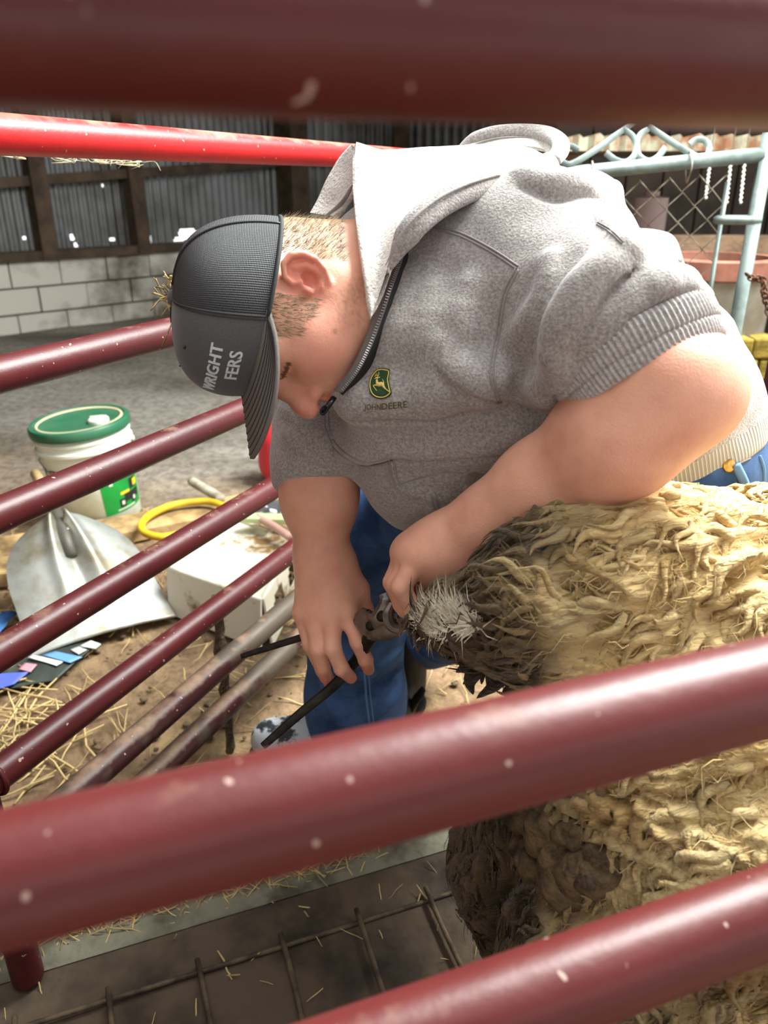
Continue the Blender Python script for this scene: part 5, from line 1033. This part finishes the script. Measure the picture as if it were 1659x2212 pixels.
# rusty chain on the gate post
ch = thing('chain', tuple(W(1630, 600, 1.86)), 'rusty chain hanging from the galvanised gate post', 'chain'); cp_ = cr([W(1612, 592, 1.87), W(1630, 604, 1.86), W(1648, 600, 1.86), W(1650, 625, 1.86), W(1655, 650, 1.87), W(1662, 680, 1.87)], 13)
for i in range(12):
    a, b = cp_[i], cp_[i + 1]; c_ = (a + b) / 2; d = nrm(b - a); s1 = nrm(np.cross(d, -CAMF if i % 2 else CAMU + CAMX * .3)); th = np.linspace(0, 2 * PI, 15)[:-1]; m = MB(); m.tube([c_ + d * math.cos(t) * np.linalg.norm(b - a) * .72 + s1 * math.sin(t) * .0075 for t in th], .0026, 6, closed=True); adopt(m.build('link', M_rust, smooth=True), ch)
# junk behind the gate
wr = MB().box((1.0, 5.0, -.05), (6, 5.1, 3.2)).build('wall_right', mat('dark_boards', lin((62, 52, 44)), .9, var=lin((40, 33, 28)), vs_=3, bump=.4)); structure(wr)
for i in range(22): MB().box((1.0 + i * .22, 4.965, -.05), (1.0 + i * .22 + .205, 5.0, 3.2)).build('plank', MATS['dark_boards'], wr)
def pbox(x0, y0, x1, y1, d_, dep, name, label, mt, cat): a = W(x0, y1, d_); b = W(x1, y0, d_); o = MB().box((a[0], a[1], a[2]), (b[0], a[1] + dep, b[2])).build(name, mt); bv_ = o.modifiers.new('b', 'BEVEL'); bv_.width = .006; tag(o, label, cat); return o
bq2 = W(1290, 540, 3.3); beam = MB(); beam.box((bq2[0], bq2[1], .76), (3.2, bq2[1] + .14, .885)); o = beam.build('beam', mat('beam_wood', lin((122, 98, 76)), .9, var=lin((84, 66, 50)), vs_=6, bump=.5)); tag(o, 'weathered brown timber beam behind the chain-link gate', 'beam')
for x_ in (bq2[0] + .08, 3.0): MB().box((x_, bq2[1] + .02, -.03), (x_ + .1, bq2[1] + .12, .76)).build('leg', MATS['beam_wood'], o)
tc_ = W(1545, 560, 2.62); drum = thing('drum', (tc_[0], tc_[1], 0), 'grey drum with a rust-red rim behind the chain-link gate', 'drum')
MB().lathe([(.18, .0), (.185, .01), (.185, .25), (.192, .26), (.185, .27), (.195, tc_[2] - .06), (.20, tc_[2] - .05), (.20, tc_[2] - .045), (.17, tc_[2] - .045), (.17, .3)], 40).build('shell', mat('drum_grey', lin((150, 146, 132)), .7, var=lin((116, 108, 94)), vs_=5), drum, angle=40)
MB().lathe([(.201, tc_[2] - .055), (.206, tc_[2] - .05), (.206, tc_[2] + .005), (.201, tc_[2] + .01), (.176, tc_[2] + .01), (.176, tc_[2] - .05)], 40, cap=False).build('rim', mat('drum_rim', lin((150, 98, 80)), .8, var=lin((120, 76, 60)), vs_=9), drum, angle=40)
# stack of yellow feed blocks
M_yb = mat('yellow_block', lin((140, 120, 44)), .9, var=lin((88, 72, 26)), vs_=14, bump=.5); i0 = None; yb0 = W(1640, 760, 2.5); ORD = ['first', 'second', 'third', 'fourth', 'fifth', 'sixth', 'seventh', 'eighth', 'ninth', 'tenth', 'eleventh']
n_b = 0
for r in range(9):
    for c_ in range(3):
        x_ = yb0[0] - .10 + c_ * .085 + (.03 if r % 2 else 0); z_ = .002 + r * .0705
        if i0 is None: i0 = MB().box((0, 0, 0), (.078, .12, .068)).build('feed_block', M_yb); bv_ = i0.modifiers.new('b', 'BEVEL'); bv_.width = .008; bv_.segments = 2; o = i0
        else: o = i0.copy(); C.objects.link(o)
        o.location = (x_, yb0[1] + rg.uniform(-.008, .008), z_); o.rotation_euler = (0, 0, rg.uniform(-.05, .05)); tag(o, 'yellow feed block behind the gate post, %s layer up, %s along' % (ORD[r], ORD[c_]), 'feed block', 'yellow feed blocks stacked behind the gate post')
# shelf with odds and ends
a = W(1200, 318, 3.2); o = MB().box((a[0], a[1], a[2] - .02), (3.4, a[1] + .5, a[2] + .0)).build('shelf', MATS['beam_wood']); tag(o, 'brown wooden shelf edge behind the gate scrolls', 'shelf')
sheet = MB(); xs = np.linspace(a[0], 3.3, 120); sheet.grid(np.array([[(x, a[1] - .02 + .012 * math.sin(x * 92), a[2] + dz) for dz in (-.015, .035 + .018 * ((x * 14.6) % 1))] for x in xs])); o = sheet.build('tin_strip', mat('rusty_tin', lin((150, 150, 128)), .7, var=lin((128, 88, 62)), vs_=14), smooth=False); s = o.modifiers.new('s', 'SOLIDIFY'); s.thickness = .003; tag(o, 'rusty jagged tin strip along the shelf edge', 'tin strip')
MB().box((a[0] + .05, a[1] + .05, -.05), (a[0] + .13, a[1] + .13, a[2])).build('leg', MATS['beam_wood'], bpy.data.objects['shelf']); MB().box((3.2, a[1] + .05, -.05), (3.28, a[1] + .13, a[2])).build('leg', MATS['beam_wood'], bpy.data.objects['shelf'])
a2 = W(1400, 470, 3.0)
tb = MB(); tb.box((a2[0] - .35, a2[1] - .05, .60), (a2[0] + .45, a2[1] + .2, .64)); o = tb.build('bench', MATS['beam_wood']); tag(o, 'low wooden bench behind the gate holding odds and ends', 'bench')
for x_, y_ in ((-.3, 0), (.38, 0), (-.3, .13), (.38, .13)): MB().box((a2[0] + x_, a2[1] + y_, -.03), (a2[0] + x_ + .05, a2[1] + y_ + .05, .60)).build('leg', MATS['beam_wood'], o)
def jar(x, y, d_, prof, name, label, mt, cat, capm=None, z0=.64):
    p = W(x, y, d_); t = thing(name, (p[0], p[1], z0), label, cat); MB().lathe(prof, 24).build('body', mt, t, angle=40)
    if capm: r_, z_ = prof[-1][0], prof[-1][1]; MB().lathe([(r_ + .004, z_ - .012), (r_ + .004, z_ + .018), (r_ * .5, z_ + .02)], 20).build('cap', capm, t, angle=40)
Mdg = mat('dark_green', lin((30, 62, 44)), .5); Mbr = mat('brown_plastic', lin((110, 92, 74)), .6); Mpk = mat('pale_pink', lin((196, 172, 168)), .6); Mbl = mat('pale_blue', lin((150, 190, 205)), .5)
jar(1415, 440, 3.02, [(.10, 0), (.11, .01), (.12, .20), (.13, .21), (.13, .23), (.05, .235)], 'tub', 'brown plastic tub on the bench behind the gate', Mbr, 'tub')
jar(1412, 400, 3.7, [(.07, 0), (.075, .01), (.078, 1.0), (.078, 1.03), (.03, 1.04)], 'canister', 'tall pale pink canister behind the gate scrolls', Mpk, 'canister', Mpk, 0.)
jar(1318, 445, 3.0, [(.05, 0), (.055, .01), (.055, .14), (.03, .19), (.022, .20)], 'bottle', 'pale blue bottle behind the chain-link gate', Mbl, 'bottle', Mpk)
gs = SDF(); gs.add(s_ell((0, 0, .10), (.20, .15, .09))); gs.add(s_ell((.16, 0, .05), (.14, .12, .06)), .04); gs = cut(gs, s_plane((0, 0, 0), (0, 0, -1)), .01); v, q_ = nets(gs, (-.25, -.2, -.02), (.35, .2, .25), .012); v = v * np.array([.62, .55, 1.0], np.float32); pt = W(1552, 470, 3.0)
o = npmesh('sack', v + np.array([pt[0], pt[1], .0]), q_, Mdg); o.location = (0, 0, .645); tag(o, 'dark green plastic sack slumped behind the chain-link gate', 'sack')
for i, (x, y0, y1) in enumerate(((1575, 345, 440), (1530, 345, 430), (1605, 345, 440))):
    m = MB(); P0 = W(x + 4, y0, 2.6); P1 = W(x - 6, y1, 2.6); th = np.linspace(0, 1, 30); m.tube([P0 + (P1 - P0) * t + CAMX * .003 * math.sin(t * 60) for t in th], .004, 6); m.tube([P0 + (0, 0, .5), P0], .0015, 5); o = m.build('twine', mat('twine_%d' % i, lin((196, 190, 178)), .8), smooth=True); tag(o, ('first', 'second', 'third')[i] + ' frayed pale twine hanging behind the gate, counted from the man' if False else ['knotted pale twine hanging midway behind the gate mesh', 'knotted pale twine hanging nearest the man behind the gate', 'knotted pale twine hanging nearest the gate post'][i], 'twine')
# hay caught on the cap
hw = thing('hay_wisp', tuple(capS(0, .95)), 'wisp of dry hay caught on the top of the cap', 'hay')
for i in range(26):
    a = np.array(W(rg.normal(364, 7), rg.uniform(598, 660), .835)); d = nrm(rg.normal(0, 1, 3)); L = rg.uniform(.006, .020); m = MB(); m.tube(cr([a - d * L, a + rg.normal(0, .002, 3), a + d * L], 6), rg.uniform(.0004, .0011), 5); adopt(m.build('stalk', mat('hay', lin((206, 180, 124)), .8, var=lin((120, 96, 60)), vs_=50) if i == 0 else MATS['hay'], smooth=True), hw)
m = MB(); m.tube(cr([W(366, 640, .83), W(372, 690, .825), W(362, 720, .82), W(350, 748, .82)], 10), .0009, 5); adopt(m.build('stalk', MATS['hay'], smooth=True), hw)
# cobwebs and hay hanging from the bright top rail
cb = thing('cobweb', tuple(W(180, 335, 1.2)), 'dusty cobweb strands hanging under the bright red top rail', 'cobweb'); Mcb = mat('cobweb', lin((214, 204, 170)), .9)
for i in range(34):
    x = rg.uniform(0, 300); y = 322 + x * .075; n = 6; P = [W(x + rg.normal(0, 3) + k * rg.uniform(-6, 10), y + k * rg.uniform(.5, 5), 1.085 + x * .0009) for k in range(n)]; m = MB(); m.tube(cr(P, 14), rg.uniform(.0003, .0010), 5); adopt(m.build('strand', Mcb, smooth=True), cb)
m = MB(); m.tube(cr([W(0, 318, 1.07), W(50, 328, 1.1), W(100, 316, 1.15), W(145, 322, 1.2)], 20), .0014, 6); adopt(m.build('strand', Mcb, smooth=True), cb)
